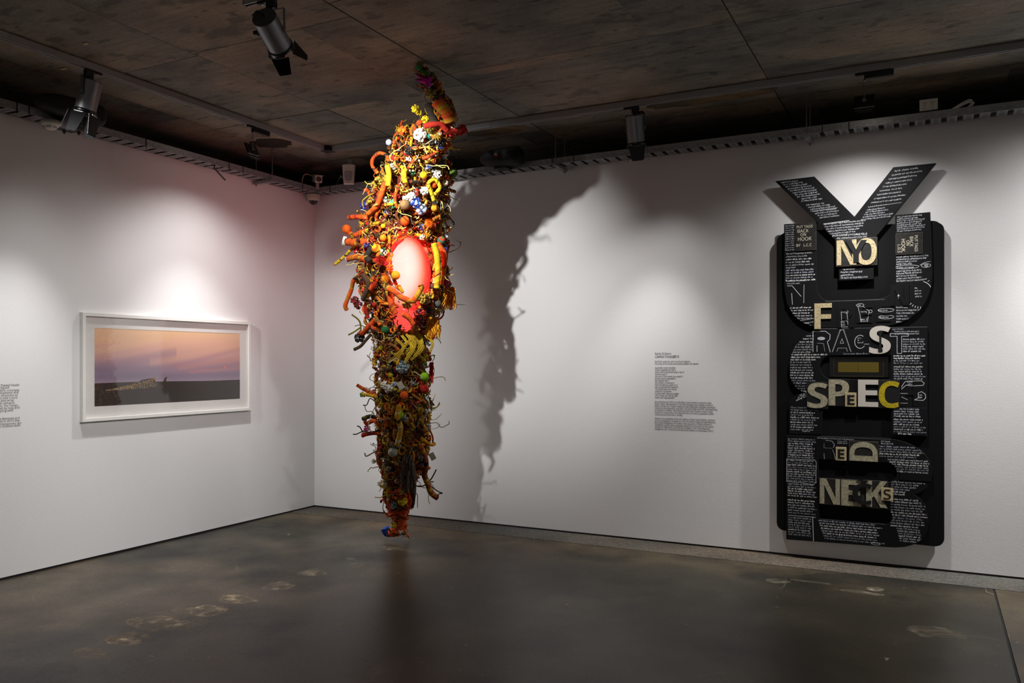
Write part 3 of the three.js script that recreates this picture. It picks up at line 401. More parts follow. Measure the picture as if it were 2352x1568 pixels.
  write(4.962, 2.522, 0.0182, ['The hate speech laws in Australia gives redress to', ' who is the victim of discrimination, vilification', '  that differ from one Jurisdiction to another', '   ralian Jurisdictions give redress when', '      victimised on account of race.'].map((s) => s), { lh: 0.0186, slant: 0.3, slope: 0.03 });
  write(5.015, 2.43, 0.0228, ['  PROVOCATIVE LANGUAGE KILLS'], {}); write(5.055, 2.412, 0.0165, ['Why whitewash Australia’s racist core?'], {});
  write(5.082, 2.178, 0.02, ['  "Racialisation"', 'Possible categories put', 'people down.', 'OF RACE VILIFICATION LAWS'], { lh: 0.0215 });
  // the letter U
  write(4.684, 2.533, 0.0175, Array(12).fill('Love or fear'), { lh: 0.0168, size: 0.01 }); c.fillStyle = '#0e0e10';
  write(4.69, 2.318, 0.018, ['The word "Indigenous" is on the', 'it leaves one a true reality'], { lh: 0.0215 }); scrawl(4.69, 2.275, 0.215, 3, { lh: 0.0215 }); write(4.69, 2.212, 0.0175, ['Racial Patter'], {}); scrawl(4.69, 2.192, 0.215, 5, { lh: 0.0195 }); write(4.695, 2.11, 0.0165, ['provided for the process of', 'racialisation works'], { lh: 0.019 });
  write(5.46, 2.538, 0.0168, ['You can minimise hatred and', 'hostility between groups', 'Section 18C subject to numerous', 'qualifications and safeguards', 'prohibits specific speech that', 'would insult, offend, humiliate or', 'intimidate persons on the basis', 'of race race race racism race'], { lh: 0.0146, slope: 0.03 });
  write(5.455, 2.25, 0.0195, ['Racial Colour blindness is in fact', 'unconsciously perpetuates the', 'patterns that produce', 'racial inequality.'], { lh: 0.0172 }); write(5.46, 2.172, 0.02, ['Colour Blindness'], {}); oval(5.525, 2.18, 0.078, 0.013);
  oval(5.648, 2.184, 0.03, 0.013); oval(5.65, 2.185, 0.011, 0.011); oval(5.65, 2.185, 0.004, 0.004); line([[5.61, 2.19], [5.64, 2.206], [5.675, 2.212]]);
  write(5.455, 2.147, 0.0195, ['Watering down Australia’s', 'National Racial vilification', 'laws protects bigotry,', 'racism and discrimination', 'Do bigots need protection???'], { lh: 0.0178, slope: 0.02 });
  line([[4.7, 2.078], [4.735, 2.078], [4.8, 1.995]], 3); line([[4.732, 2.02], [4.738, 1.935]], 3); line([[4.822, 2.084], [4.82, 1.945]], 2.4);
  scrawl(4.72, 1.905, 0.17, 5, { lh: 0.0205, left: (i) => i * 0.008 }); line([[4.89, 1.825], [4.775, 1.808], [4.755, 1.793], [4.775, 1.78], [4.89, 1.8]], 2.4); write(4.778, 1.787, 0.0165, ['Push off acting'], {}); scrawl(4.79, 1.768, 0.095, 4, { lh: 0.014, left: (i) => i * 0.014 });
  write(5.455, 1.885, 0.0185, ['Harold Holts', 'Government Migration Act', '1966 effectively dis-', 'mantles the', 'white Australia', 'policy.'], { lh: 0.0205 });
  line([[5.47, 1.985], [5.47, 1.955]], 3); line([[5.462, 1.975], [5.478, 1.975]], 3);
  write(5.575, 2.022, 0.0185, ['on,', 'and on', 'and on', ' and on'], { lh: 0.0205 }); oval(5.612, 1.985, 0.077, 0.088, -1.3, 0.6, 3.4); for (let k = 0; k < 9; k++) { const a = 0.75 + k * 0.2; line([[5.612 + Math.cos(a) * 0.083, 1.985 - Math.sin(a) * 0.094], [5.612 + Math.cos(a) * 0.094, 1.985 - Math.sin(a) * 0.107]], 3); } line([[5.64, 2.085], [5.652, 2.09]], 3); line([[5.66, 2.07], [5.668, 2.076]], 3);
  line([[5.085, 1.868], [5.088, 1.81]]); line([[5.125, 1.86], [5.13, 1.81]]); oval(5.112, 1.868, 0.02, 0.012, -2, 1.4); write(5.088, 1.862, 0.015, ['Free to'], {}); line([[5.085, 1.8], [5.13, 1.8], [5.13, 1.757], [5.087, 1.757]], 2.2, true); write(5.09, 1.785, 0.014, ['love', 'hate'], { lh: 0.016 });
  oval(5.215, 1.915, 0.026, 0.011); line([[5.2, 1.905], [5.215, 1.84], [5.22, 1.79]]); line([[5.235, 1.905], [5.275, 1.87], [5.265, 1.79]]); write(5.198, 1.91, 0.0135, ['NOT'], {}); write(5.216, 1.862, 0.0165, ['Housing'], {}); oval(5.285, 1.867, 0.011, 0.011); write(5.222, 1.803, 0.0165, ['FREE'], {}); line([[5.22, 1.815], [5.225, 1.795], [5.255, 1.795], [5.262, 1.82]]);
  write(5.338, 1.868, 0.018, ['Free to be'], {}); oval(5.388, 1.873, 0.052, 0.0135); write(5.345, 1.818, 0.018, ['an Asshole'], {}); oval(5.39, 1.823, 0.05, 0.0135);
  // the reversed R
  scrawl(4.76, 1.69, 0.13, 3, { lh: 0.0225, left: (i) => 0.08 - i * 0.025, ragged: 0.1 }); scrawl(4.73, 1.625, 0.15, 4, { lh: 0.0195, left: (i) => 0.03 - i * 0.012, ragged: 0.08 }); scrawl(4.725, 1.548, 0.26, 3, { lh: 0.0195, right: (i) => -i * 0.03 }); scrawl(4.722, 1.49, 0.2, 9, { lh: 0.0198, right: (i) => -Math.max(0, 0.02 - i * 0.002) }); scrawl(4.74, 1.31, 0.2, 3, { lh: 0.0195, left: (i) => i * 0.012 });
  scrawl(4.79, 1.24, 0.09, 3, { lh: 0.014, slope: 0.5, left: (i) => -i * 0.012 }); scrawl(4.725, 1.145, 0.2, 10, { lh: 0.0185 }); write(4.81, 0.968, 0.016, ['or get out.'], {}); scrawl(5.1, 1.553, 0.22, 1, { ragged: 0.02 });
  write(5.43, 1.73, 0.0155, ['Bunty Hill 2015'], {}); write(5.44, 1.712, 0.0155, ['"Reverse racism alive and well in', ' our country today at work" (CB)'], { lh: 0.0165 });
  line([[5.417, 1.702], [5.535, 1.702], [5.535, 1.682], [5.491, 1.682], [5.491, 1.558], [5.462, 1.558], [5.462, 1.682], [5.417, 1.682]], 2.6, true);
  scrawl(5.5, 1.655, 0.145, 6, { lh: 0.0172 }); scrawl(5.44, 1.537, 0.205, 4, { lh: 0.0178 }); scrawl(5.44, 1.458, 0.21, 6, { lh: 0.0172 });
  line([[5.49, 1.315], [5.51, 1.35], [5.52, 1.358], [5.62, 1.362], [5.637, 1.345], [5.63, 1.33], [5.56, 1.325], [5.52, 1.33], [5.49, 1.3]], 2.8); write(5.525, 1.348, 0.019, ['if your', ' white'], { lh: 0.0165 });
  line([[5.575, 1.225], [5.6, 1.24], [5.598, 1.275], [5.62, 1.285], [5.643, 1.268], [5.647, 1.24], [5.63, 1.222]], 2.8, true); write(5.597, 1.256, 0.0175, ['Your', 'right'], { lh: 0.0165 }); line([[5.478, 1.27], [5.53, 1.27]], 2.2); line([[5.49, 1.245], [5.53, 1.225]], 2.2); line([[5.48, 1.2], [5.53, 1.2]], 2.2);
  scrawl(5.44, 1.153, 0.2, 4, { lh: 0.0172 }); scrawl(5.44, 1.078, 0.21, 6, { lh: 0.0178 }); scrawl(5.47, 0.975, 0.09, 1);
  line([[4.886, 1.572], [4.886, 1.727], [4.975, 1.727], [5.008, 1.7], [5.005, 1.665], [4.988, 1.648], [5.008, 1.572]], 3); line([[4.915, 1.62], [4.915, 1.574]], 2.6); line([[4.97, 1.575], [4.962, 1.635], [4.915, 1.638]], 1.5); c.fillStyle = '#b9bcc4'; c.beginPath(); c.ellipse(px(4.945), py(1.673), 20, 9, 0, 0, 6.3); c.fill(); write(4.928, 1.668, 0.012, ['2016'], { col: '#333' });
  for (let k = 0; k < 26; k++) { const t = k / 25; line([[5.02 + t * 0.055, 1.572 + t * 0.16], [5.026 + t * 0.055, 1.572 + t * 0.16]], 2.2); line([[5.155 - t * 0.05, 1.572 + t * 0.16], [5.149 - t * 0.05, 1.574 + t * 0.16]], 2.2); } line([[5.075, 1.735], [5.105, 1.735]], 2.4); line([[5.078, 1.635], [5.09, 1.67], [5.102, 1.635]], 2, true); line([[5.055, 1.574], [5.063, 1.6], [5.12, 1.6], [5.128, 1.574]], 1.8);
  oval(5.215, 1.645, 0.037, 0.048, 0.7, 5.3, 3); line([[5.243, 1.628], [5.275, 1.628]], 2.4); write(5.197, 1.668, 0.0155, ['Fill in', 'or', 'Fuck off'], { lh: 0.0165 });
  // the letter B
  scrawl(4.705, 0.905, 0.2, 9, { lh: 0.0172, ragged: 0.12 }); scrawl(4.7, 0.742, 0.215, 10, { lh: 0.0172, ragged: 0.15 }); line([[4.695, 0.755], [4.9, 0.757], [4.91, 0.74], [4.907, 0.59], [4.89, 0.57], [4.8, 0.58], [4.695, 0.582]], 2.4, true); scrawl(4.705, 0.562, 0.215, 6, { lh: 0.0178 }); scrawl(4.705, 0.44, 0.215, 6, { lh: 0.0195 });
  line([[4.708, 0.325], [4.905, 0.325]], 2.6); line([[4.884, 0.327], [4.89, 0.145]], 3.4); scrawl(4.707, 0.305, 0.17, 8, { lh: 0.0182, ragged: 0.06 });
  write(4.915, 0.92, 0.0135, ['The true history Jimmy Dingwell a kind of right away is your'], {}); scrawl(5.06, 0.902, 0.07, 2, { lh: 0.013 });
  write(5.355, 0.915, 0.0165, ['Jimi Owens', 'March 30 2016'], { lh: 0.0165 }); scrawl(5.345, 0.878, 0.3, 5, { lh: 0.0178, right: (i) => -0.02 + Math.sin(i * 0.8) * 0.03 }); scrawl(5.4, 0.785, 0.27, 6, { lh: 0.0165, left: (i) => i * 0.012, ragged: 0.04 }); scrawl(5.425, 0.625, 0.235, 6, { lh: 0.0178, right: (i) => -i * 0.028 }); 
  scrawl(5.42, 0.5, 0.2, 11, { lh: 0.0192, right: (i) => Math.sin((i + 1) / 11 * 3.1) * 0.05 }); scrawl(4.925, 0.3, 0.46, 8, { lh: 0.0185, left: (i) => i * 0.006 }); scrawl(5.46, 0.29, 0.16, 6, { lh: 0.0175, ragged: 0.1, left: (i) => i * 0.004 }); oval(5.32, 0.168, 0.03, 0.008);
  line([[4.975, 0.91], [5.02, 0.905], [5.038, 0.88], [5.03, 0.855]], 2.2); line([[5.025, 0.84], [5.035, 0.815], [5.045, 0.768]], 2.4); line([[4.965, 0.885], [4.965, 0.852], [5.02, 0.852]], 1.4); line([[4.965, 0.81], [4.967, 0.77]], 2);
  const tex = new THREE.CanvasTexture(cv); tex.colorSpace = THREE.SRGBColorSpace; tex.anisotropy = 8;
  const face = new THREE.MeshPhysicalMaterial({ map: tex, roughness: 0.6, specularIntensity: 0.45 }), black = mat(0x070708, 0.55), deep = new THREE.MeshPhysicalMaterial({ color: 0x050507, roughness: 0.75, specularIntensity: 0.4 }), lac = mat(0x0c0d14, 0.42);
  const boardUV = (q) => { const p = q.attributes.position, n = q.attributes.normal, uv = new Float32Array(p.count * 2); for (let i = 0; i < p.count; i++) { const f = n.getZ(i) > 0.6; uv[i * 2] = f ? (p.getX(i) - X0) * K / 850 : 0.001; uv[i * 2 + 1] = f ? 1 - (Y1 - p.getY(i)) * K / 2040 : 0.001; } q.setAttribute('uv', new THREE.BufferAttribute(uv, 2)); return q; };
  const ext = (s, z0, z1, bev = 0.0025) => new THREE.ExtrudeGeometry(s, { depth: z1 - z0 - 2 * bev, bevelEnabled: true, bevelSize: bev, bevelOffset: -bev, bevelThickness: bev, bevelSegments: 2, curveSegments: 24 }).translate(0, 0, z0 + bev);
  const shp = (pts) => { const s = new THREE.Shape(); pts.forEach(([x, y], i) => (i ? s.lineTo(x, y) : s.moveTo(x, y))); s.closePath(); return s; };
  // backing board: a rounded tray with stepped top corners
  { const s = new THREE.Shape(); s.moveTo(4.618, 2.425); s.quadraticCurveTo(4.625, 2.468, 4.655, 2.478); s.lineTo(4.672, 2.49); s.lineTo(5.68, 2.503); s.quadraticCurveTo(5.715, 2.503, 5.73, 2.485); s.quadraticCurveTo(5.762, 2.47, 5.764, 2.43); s.lineTo(5.764, 0.25); s.quadraticCurveTo(5.762, 0.188, 5.7, 0.184); s.lineTo(4.68, 0.2); s.quadraticCurveTo(4.622, 0.202, 4.618, 0.26); s.closePath(); part(g, 'backing_board', ext(s, 0.02, 0.056, 0.006), deep); part(g, 'wall_batten', merged([box(4.8, 5.6, 2.1, 2.16, 0.002, 0.021), box(4.8, 5.6, 0.5, 0.56, 0.002, 0.021)]), black); }
  const Z0 = 0.056, Z1 = 0.074;
  part(g, 'large_letter', boardUV(ext(shp([[4.612, 2.886], [4.897, 2.893], [5.177, 2.568], [5.437, 2.904], [5.714, 2.904], [5.322, 2.407], [5.307, 2.21], [5.307, 2.1], [5.069, 2.1], [5.069, 2.21], [5.042, 2.407]]), Z0, 0.088)), face, 'large black letter Y covered in white handwriting');
  { const s = new THREE.Shape(); s.moveTo(4.676, 2.552); s.lineTo(4.676, 2.12); s.bezierCurveTo(4.676, 1.9, 4.76, 1.77, 4.955, 1.752); s.lineTo(5.36, 1.752); s.bezierCurveTo(5.6, 1.772, 5.69, 1.93, 5.688, 2.14); s.lineTo(5.676, 2.563); s.lineTo(5.449, 2.559); s.lineTo(5.452, 2.1); s.bezierCurveTo(5.452, 2.0, 5.41, 1.963, 5.33, 1.956); s.lineTo(5.02, 1.95); s.bezierCurveTo(4.955, 1.955, 4.916, 1.99, 4.914, 2.09); s.lineTo(4.913, 2.55); s.closePath(); part(g, 'large_letter', boardUV(ext(s, Z0, Z1)), face, 'large black letter U covered in white handwriting'); }
  { const s = new THREE.Shape(); s.moveTo(5.657, 1.748); s.lineTo(4.96, 1.743); s.bezierCurveTo(4.81, 1.735, 4.716, 1.6, 4.714, 1.45); s.bezierCurveTo(4.714, 1.34, 4.76, 1.28, 4.84, 1.262); s.bezierCurveTo(4.75, 1.25, 4.713, 1.22, 4.711, 1.15); s.lineTo(4.711, 0.945); s.lineTo(4.948, 0.95); s.lineTo(4.952, 1.08); s.bezierCurveTo(4.955, 1.13, 4.97, 1.16, 5.01, 1.165); s.lineTo(5.42, 1.172); s.lineTo(5.42, 0.952); s.lineTo(5.657, 0.962); s.closePath(); const h = new THREE.Path(); h.moveTo(5.42, 1.548); h.lineTo(5.02, 1.545); h.bezierCurveTo(4.91, 1.545, 4.91, 1.372, 5.02, 1.37); h.lineTo(5.42, 1.37); h.closePath(); s.holes.push(h); part(g, 'large_letter', boardUV(ext(s, Z0, Z1)), face, 'large black reversed letter R covered in white handwriting'); }
  { const s = new THREE.Shape(); s.moveTo(4.692, 0.937); s.lineTo(5.36, 0.945); s.bezierCurveTo(5.58, 0.94, 5.686, 0.83, 5.688, 0.72); s.bezierCurveTo(5.688, 0.62, 5.64, 0.565, 5.57, 0.545); s.bezierCurveTo(5.64, 0.52, 5.664, 0.43, 5.664, 0.35); s.bezierCurveTo(5.66, 0.22, 5.56, 0.158, 5.42, 0.152); s.lineTo(4.692, 0.138); s.closePath(); for (const [a, b, y0, y1] of [[4.925, 5.39, 0.622, 0.766], [4.931, 5.375, 0.316, 0.428]]) { const h = new THREE.Path(), m = (y0 + y1) / 2, R = (y1 - y0) / 2; h.moveTo(a, y0); h.lineTo(b, y0); h.bezierCurveTo(b + R * 1.3, y0, b + R * 1.3, y1, b, y1); h.lineTo(a, y1); h.closePath(); s.holes.push(h); } part(g, 'large_letter', boardUV(ext(s, Z0, Z1)), face, 'large black letter B covered in white handwriting'); }
  // paler strips on upward edges, a highlight put in by colour
for (const [a, b, y0, y1] of [[4.975, 5.38, 1.9495, 1.9525], [4.9, 5.657, 1.745, 1.748], [4.925, 5.42, 0.933, 0.9355], [4.931, 5.38, 0.3145, 0.3165]]) part(g, 'edge_highlight', box(a, b, y0, y1, Z1 - 0.001, Z1 + 0.0006), mat(0x6b6a6e, 0.6));
  // smaller letters and plates
  const speck = (base, seed) => { const q = mulberry(seed); const n = makeNoise(seed + 1); return dataTex(128, 128, (x, y) => { const v = 0.82 + 0.25 * (n(x * 0.2, y * 0.2) - 0.5) + 0.2 * (n1(x * 0.9, y * 0.9) - 0.5), sp = n2(x * 0.55 + seed, y * 0.55) > 0.86 ? 0.45 : 1; return base.map((b, k) => b * v * (sp < 1 ? [0.86, 0.8, 0.74][k] : 1)); }); };
  const cream = new THREE.MeshStandardMaterial({ map: speck([226, 206, 160], 3), roughness: 0.6 }), creamGrey = new THREE.MeshStandardMaterial({ map: speck([196, 188, 158], 5), roughness: 0.6 }), yellow = new THREE.MeshStandardMaterial({ map: speck([214, 190, 8], 8), roughness: 0.55 }), white = mat(0xc9c2b8, 0.6), scuffed = new THREE.MeshStandardMaterial({ map: dataTex(256, 256, (x, y) => { const e = Math.min(x, y, 255 - x, 255 - y), v = fbm(n1, x * 0.05, y * 0.05, 4), w = n2(x * 0.4, y * 0.4); const s = (e < 4 ? 60 : 0) * (w > 0.45 ? 1 : 0) + (v > 0.6 ? 26 * w : 0); return [22 + s, 20 + s * 0.92, 18 + s * 0.75]; }), roughness: 0.55 });
  const uvBox = (q, x0, y0, w, h) => planarUV(q, w, h, -x0 / w, -y0 / h, 'xy');
  const plate = (x0, y0, x1, y1, z, t, m) => part(g, 'letter_plate', uvBox(rbox(x0, x1, y0, y1, z, z + t, 0.0015), x0, y0, x1 - x0, y1 - y0), m);
  const glyph = (parent, font, ch, x0, y0, x1, y1, z, t, m, turn = 0, label) => { const s = font.generateShapes(ch, 1), q = new THREE.ExtrudeGeometry(s, { depth: 1, bevelEnabled: false, curveSegments: 10 }); if (turn) q.rotateZ(turn); q.computeBoundingBox(); const b = q.boundingBox; q.translate(-b.min.x, -b.min.y, 0); q.scale((x1 - x0) / (b.max.x - b.min.x), (y1 - y0) / (b.max.y - b.min.y), t); q.translate(x0, y0, z); return m === lac ? part(parent, 'letter', boardUV(q), face, label || 'raised black letter') : part(parent, 'letter', uvBox(q, x0, y0, 0.16, 0.16), m, label); };
  let p = plate(5.05, 2.203, 5.332, 2.406, 0.088, 0.01, scuffed); glyph(p, sansB, 'N', 5.057, 2.213, 5.192, 2.398, 0.098, 0.003, cream, 0, 'cream letter N'); glyph(p, sansB, 'O', 5.188, 2.207, 5.328, 2.402, 0.098, 0.0035, cream, 0, 'cream letter O'); glyph(p, sansB, 'Y', 5.117, 2.228, 5.262, 2.39, 0.1, 0.005, black, 0, 'black letter Y between the N and the O');
  plate(4.757, 2.34, 4.911, 2.549, Z1, 0.006, scuffed).userData.label = 'scuffed black plate painted PUT TAGS BACK ON HOOK'; plate(5.452, 2.268, 5.627, 2.424, Z1, 0.006, scuffed).userData.label = 'scuffed black plate with sideways painted lettering';
  const paint = mat(0xe0d6c0, 0.7), words = (parent, font, rows, z, turn) => { rows.forEach(([s, x, y, sz]) => { const q = letters(font, s, sz); const P = q.attributes.position, rq = mulberry(s.length * 7 + 3); if (turn) q.rotateZ(turn); q.translate(x, y, z); part(parent, 'painted_words', q, paint); }); };
  words(g.children[g.children.length - 2], sansR, [['PUT TAGS', 4.767, 2.512, 0.0195], ['BACK', 4.773, 2.478, 0.0245], ['ON', 4.795, 2.451, 0.022], ['HOOK', 4.775, 2.416, 0.0265], ['BY   L.C.C', 4.765, 2.372, 0.0195]], Z1 + 0.0066);
  words(g.children[g.children.length - 1], sansR, [['PUT TAGS', 5.576, 2.405, 0.0195], ['BACK', 5.545, 2.398, 0.022], ['ON', 5.522, 2.372, 0.02], ['HOOK.', 5.49, 2.385, 0.0245], ['L.D.S', 5.466, 2.345, 0.0195]], Z1 + 0.0066, -Math.PI / 2);
  const L = (ch, b, m, z = Z1, t = 0.006, turn = 0, font = sansB, lb) => glyph(g, font, ch, b[0], b[1], b[2], b[3], z, t, m, turn, lb);
  L('F', [4.897, 1.744, 5.02, 1.937], cream, Z1, 0.007, 0, sansB, 'cream letter F'); L('R', [5.06, 1.752, 5.178, 1.917], lac, Z1, 0.004); L('E', [5.192, 1.785, 5.297, 1.918], lac, Z1, 0.004); L('E', [5.322, 1.79, 5.42, 1.92], lac, Z1, 0.004);
  L('R', [4.89, 1.572, 5.008, 1.722], lac, Z1, 0.0005); L('A', [5.022, 1.573, 5.156, 1.733], lac, Z1, 0.0004); L('C', [5.153, 1.57, 5.288, 1.732], lac, Z1, 0.0005); L('S', [5.276, 1.556, 5.42, 1.76], white, Z1, 0.008, 0, sansB, 'off-white letter S'); L('I', [5.336, 1.572, 5.366, 1.722], black, Z1 + 0.008, 0.003, 0, sansB, 'black letter I across the white S');
  L('N', [4.697, 1.932, 4.82, 2.085], lac, Z1, 0.0006); L('N', [5.418, 1.903, 5.54, 2.055], lac, Z1, 0.005);
  const ring = (x, y, rx, ry, ix, iy, z, t, m) => { const s = new THREE.Shape(); s.absellipse(x, y, rx, ry, 0, 6.2832); const h = new THREE.Path(); h.absellipse(x, y, ix, iy, 0, 6.2832); s.holes.push(h); part(g, 'letter', ext(s, z, z + t, 0.0015), m); };
  ring(4.896, 2.021, 0.08, 0.077, 0.053, 0.048, Z1, 0.012, mat(0x151516, 0.45)); ring(5.612, 1.982, 0.073, 0.083, 0.045, 0.055, Z1, 0.0006, lac);
  { const w = part(g, 'glass_plate', rbox(5.0, 5.405, 1.383, 1.535, 0.056, 0.062, 0.002), mat(0x0d0c09, 0.3)); const s = new THREE.Shape(); s.moveTo(5.07, 1.42); s.lineTo(5.332, 1.42); s.quadraticCurveTo(5.34, 1.42, 5.34, 1.428); s.lineTo(5.34, 1.486); s.quadraticCurveTo(5.34, 1.494, 5.332, 1.494); s.lineTo(5.07, 1.494); s.quadraticCurveTo(5.062, 1.494, 5.062, 1.486); s.lineTo(5.062, 1.428); s.quadraticCurveTo(5.062, 1.42, 5.07, 1.42); const cut = (a, b, y0, y1) => { const h = new THREE.Path(); h.moveTo(a, y0); h.lineTo(b, y0); h.lineTo(b, y1); h.lineTo(a, y1); h.closePath(); return h; }; part(w, 'yellow_panel', ext(s, 0.062, 0.0635, 0.0004), mat(0x5a4c06, 0.5)); const o = new THREE.Shape(); o.moveTo(5.03, 1.39); o.lineTo(5.372, 1.39); o.lineTo(5.372, 1.528); o.lineTo(5.03, 1.528); o.closePath(); o.holes.push(cut(5.033, 5.369, 1.393, 1.525)); part(w, 'painted_outline', ext(o, 0.062, 0.0626, 0.0001), mat(0x3a3008, 0.5)); part(w, 'seam', box(5.2, 5.2015, 1.385, 1.533, 0.0622, 0.0642), black); }
  p = plate(4.84, 1.143, 4.996, 1.345, Z1, 0.005, black); glyph(p, sansB, 'S', 4.846, 1.149, 4.992, 1.341, Z1 + 0.005, 0.0025, creamGrey, 0, 'cream letter S'); p = plate(4.994, 1.168, 5.142, 1.37, Z1, 0.007, black); glyph(p, sansB, 'P', 4.998, 1.172, 5.14, 1.366, Z1 + 0.007, 0.0025, creamGrey, 0, 'cream letter P');
  p = plate(5.113, 1.166, 5.19, 1.27, Z1 + 0.007, 0.006, cream); glyph(p, sansB, 'E', 5.128, 1.181, 5.178, 1.252, Z1 + 0.013, 0.0015, black, 0, 'small black letter E'); L('E', [5.201, 1.168, 5.337, 1.366], white, Z1, 0.008, 0, sansB, 'off-white letter E'); p = plate(5.337, 1.16, 5.48, 1.362, Z1, 0.005, black); glyph(p, sansB, 'C', 5.34, 1.163, 5.478, 1.358, Z1 + 0.005, 0.003, yellow, 0, 'yellow letter C'); L('H', [5.486, 1.176, 5.6, 1.366], lac, Z1, 0.003);
  L('R', [4.945, 0.767, 5.045, 0.91], lac, Z1, 0.0006); p = plate(5.048, 0.764, 5.121, 0.864, Z1, 0.008, cream); glyph(p, sansB, 'E', 5.062, 0.779, 5.108, 0.848, Z1 + 0.008, 0.0015, black, 0, 'small black letter E'); p = plate(5.138, 0.764, 5.337, 0.914, Z1, 0.005, scuffed); glyph(p, sansB, 'D', 5.143, 0.768, 5.333, 0.909, Z1 + 0.005, 0.0025, creamGrey, Math.PI / 2, 'grey-cream letter D lying on its back');
  p = plate(4.931, 0.43, 5.08, 0.626, Z1, 0.006, scuffed); glyph(p, sansB, 'N', 4.936, 0.434, 5.077, 0.622, Z1 + 0.006, 0.0025, creamGrey, 0, 'grey-cream letter N'); p = plate(5.082, 0.428, 5.236, 0.628, Z1, 0.006, scuffed); glyph(p, sansB, 'E', 5.086, 0.432, 5.222, 0.622, Z1 + 0.006, 0.0025, creamGrey, 0, 'grey-cream letter E'); p = plate(5.236, 0.428, 5.4, 0.63, Z1, 0.005, scuffed); glyph(p, sansB, 'K', 5.256, 0.436, 5.397, 0.626, Z1 + 0.005, 0.0025, creamGrey, 0, 'grey-cream letter K'); L('C', [5.163, 0.45, 5.297, 0.606], mat(0x101011, 0.45), Z1 + 0.0085, 0.008, 0, sansB, 'black letter C in front of the E and the K'); L('.', [5.19, 0.62, 5.27, 0.63], black, Z1 + 0.0085, 0.004);
  p = plate(5.357, 0.491, 5.436, 0.584, Z1 + 0.008, 0.006, cream); glyph(p, sansR, 'S', 5.373, 0.502, 5.421, 0.573, Z1 + 0.014, 0.0015, black, 0, 'small black letter S');
  part(g, 'cover_plate', boardUV(rbox(5.482, 5.682, 0.646, 0.788, Z1, Z1 + 0.003, 0.001)), face, 'thin scuffed plate with handwriting on the letter B'); part(g, 'cover_plate', boardUV(rbox(5.43, 5.65, 0.97, 1.17, Z1, Z1 + 0.003, 0.001)), face, 'thin scuffed plate with handwriting on the reversed R');
}

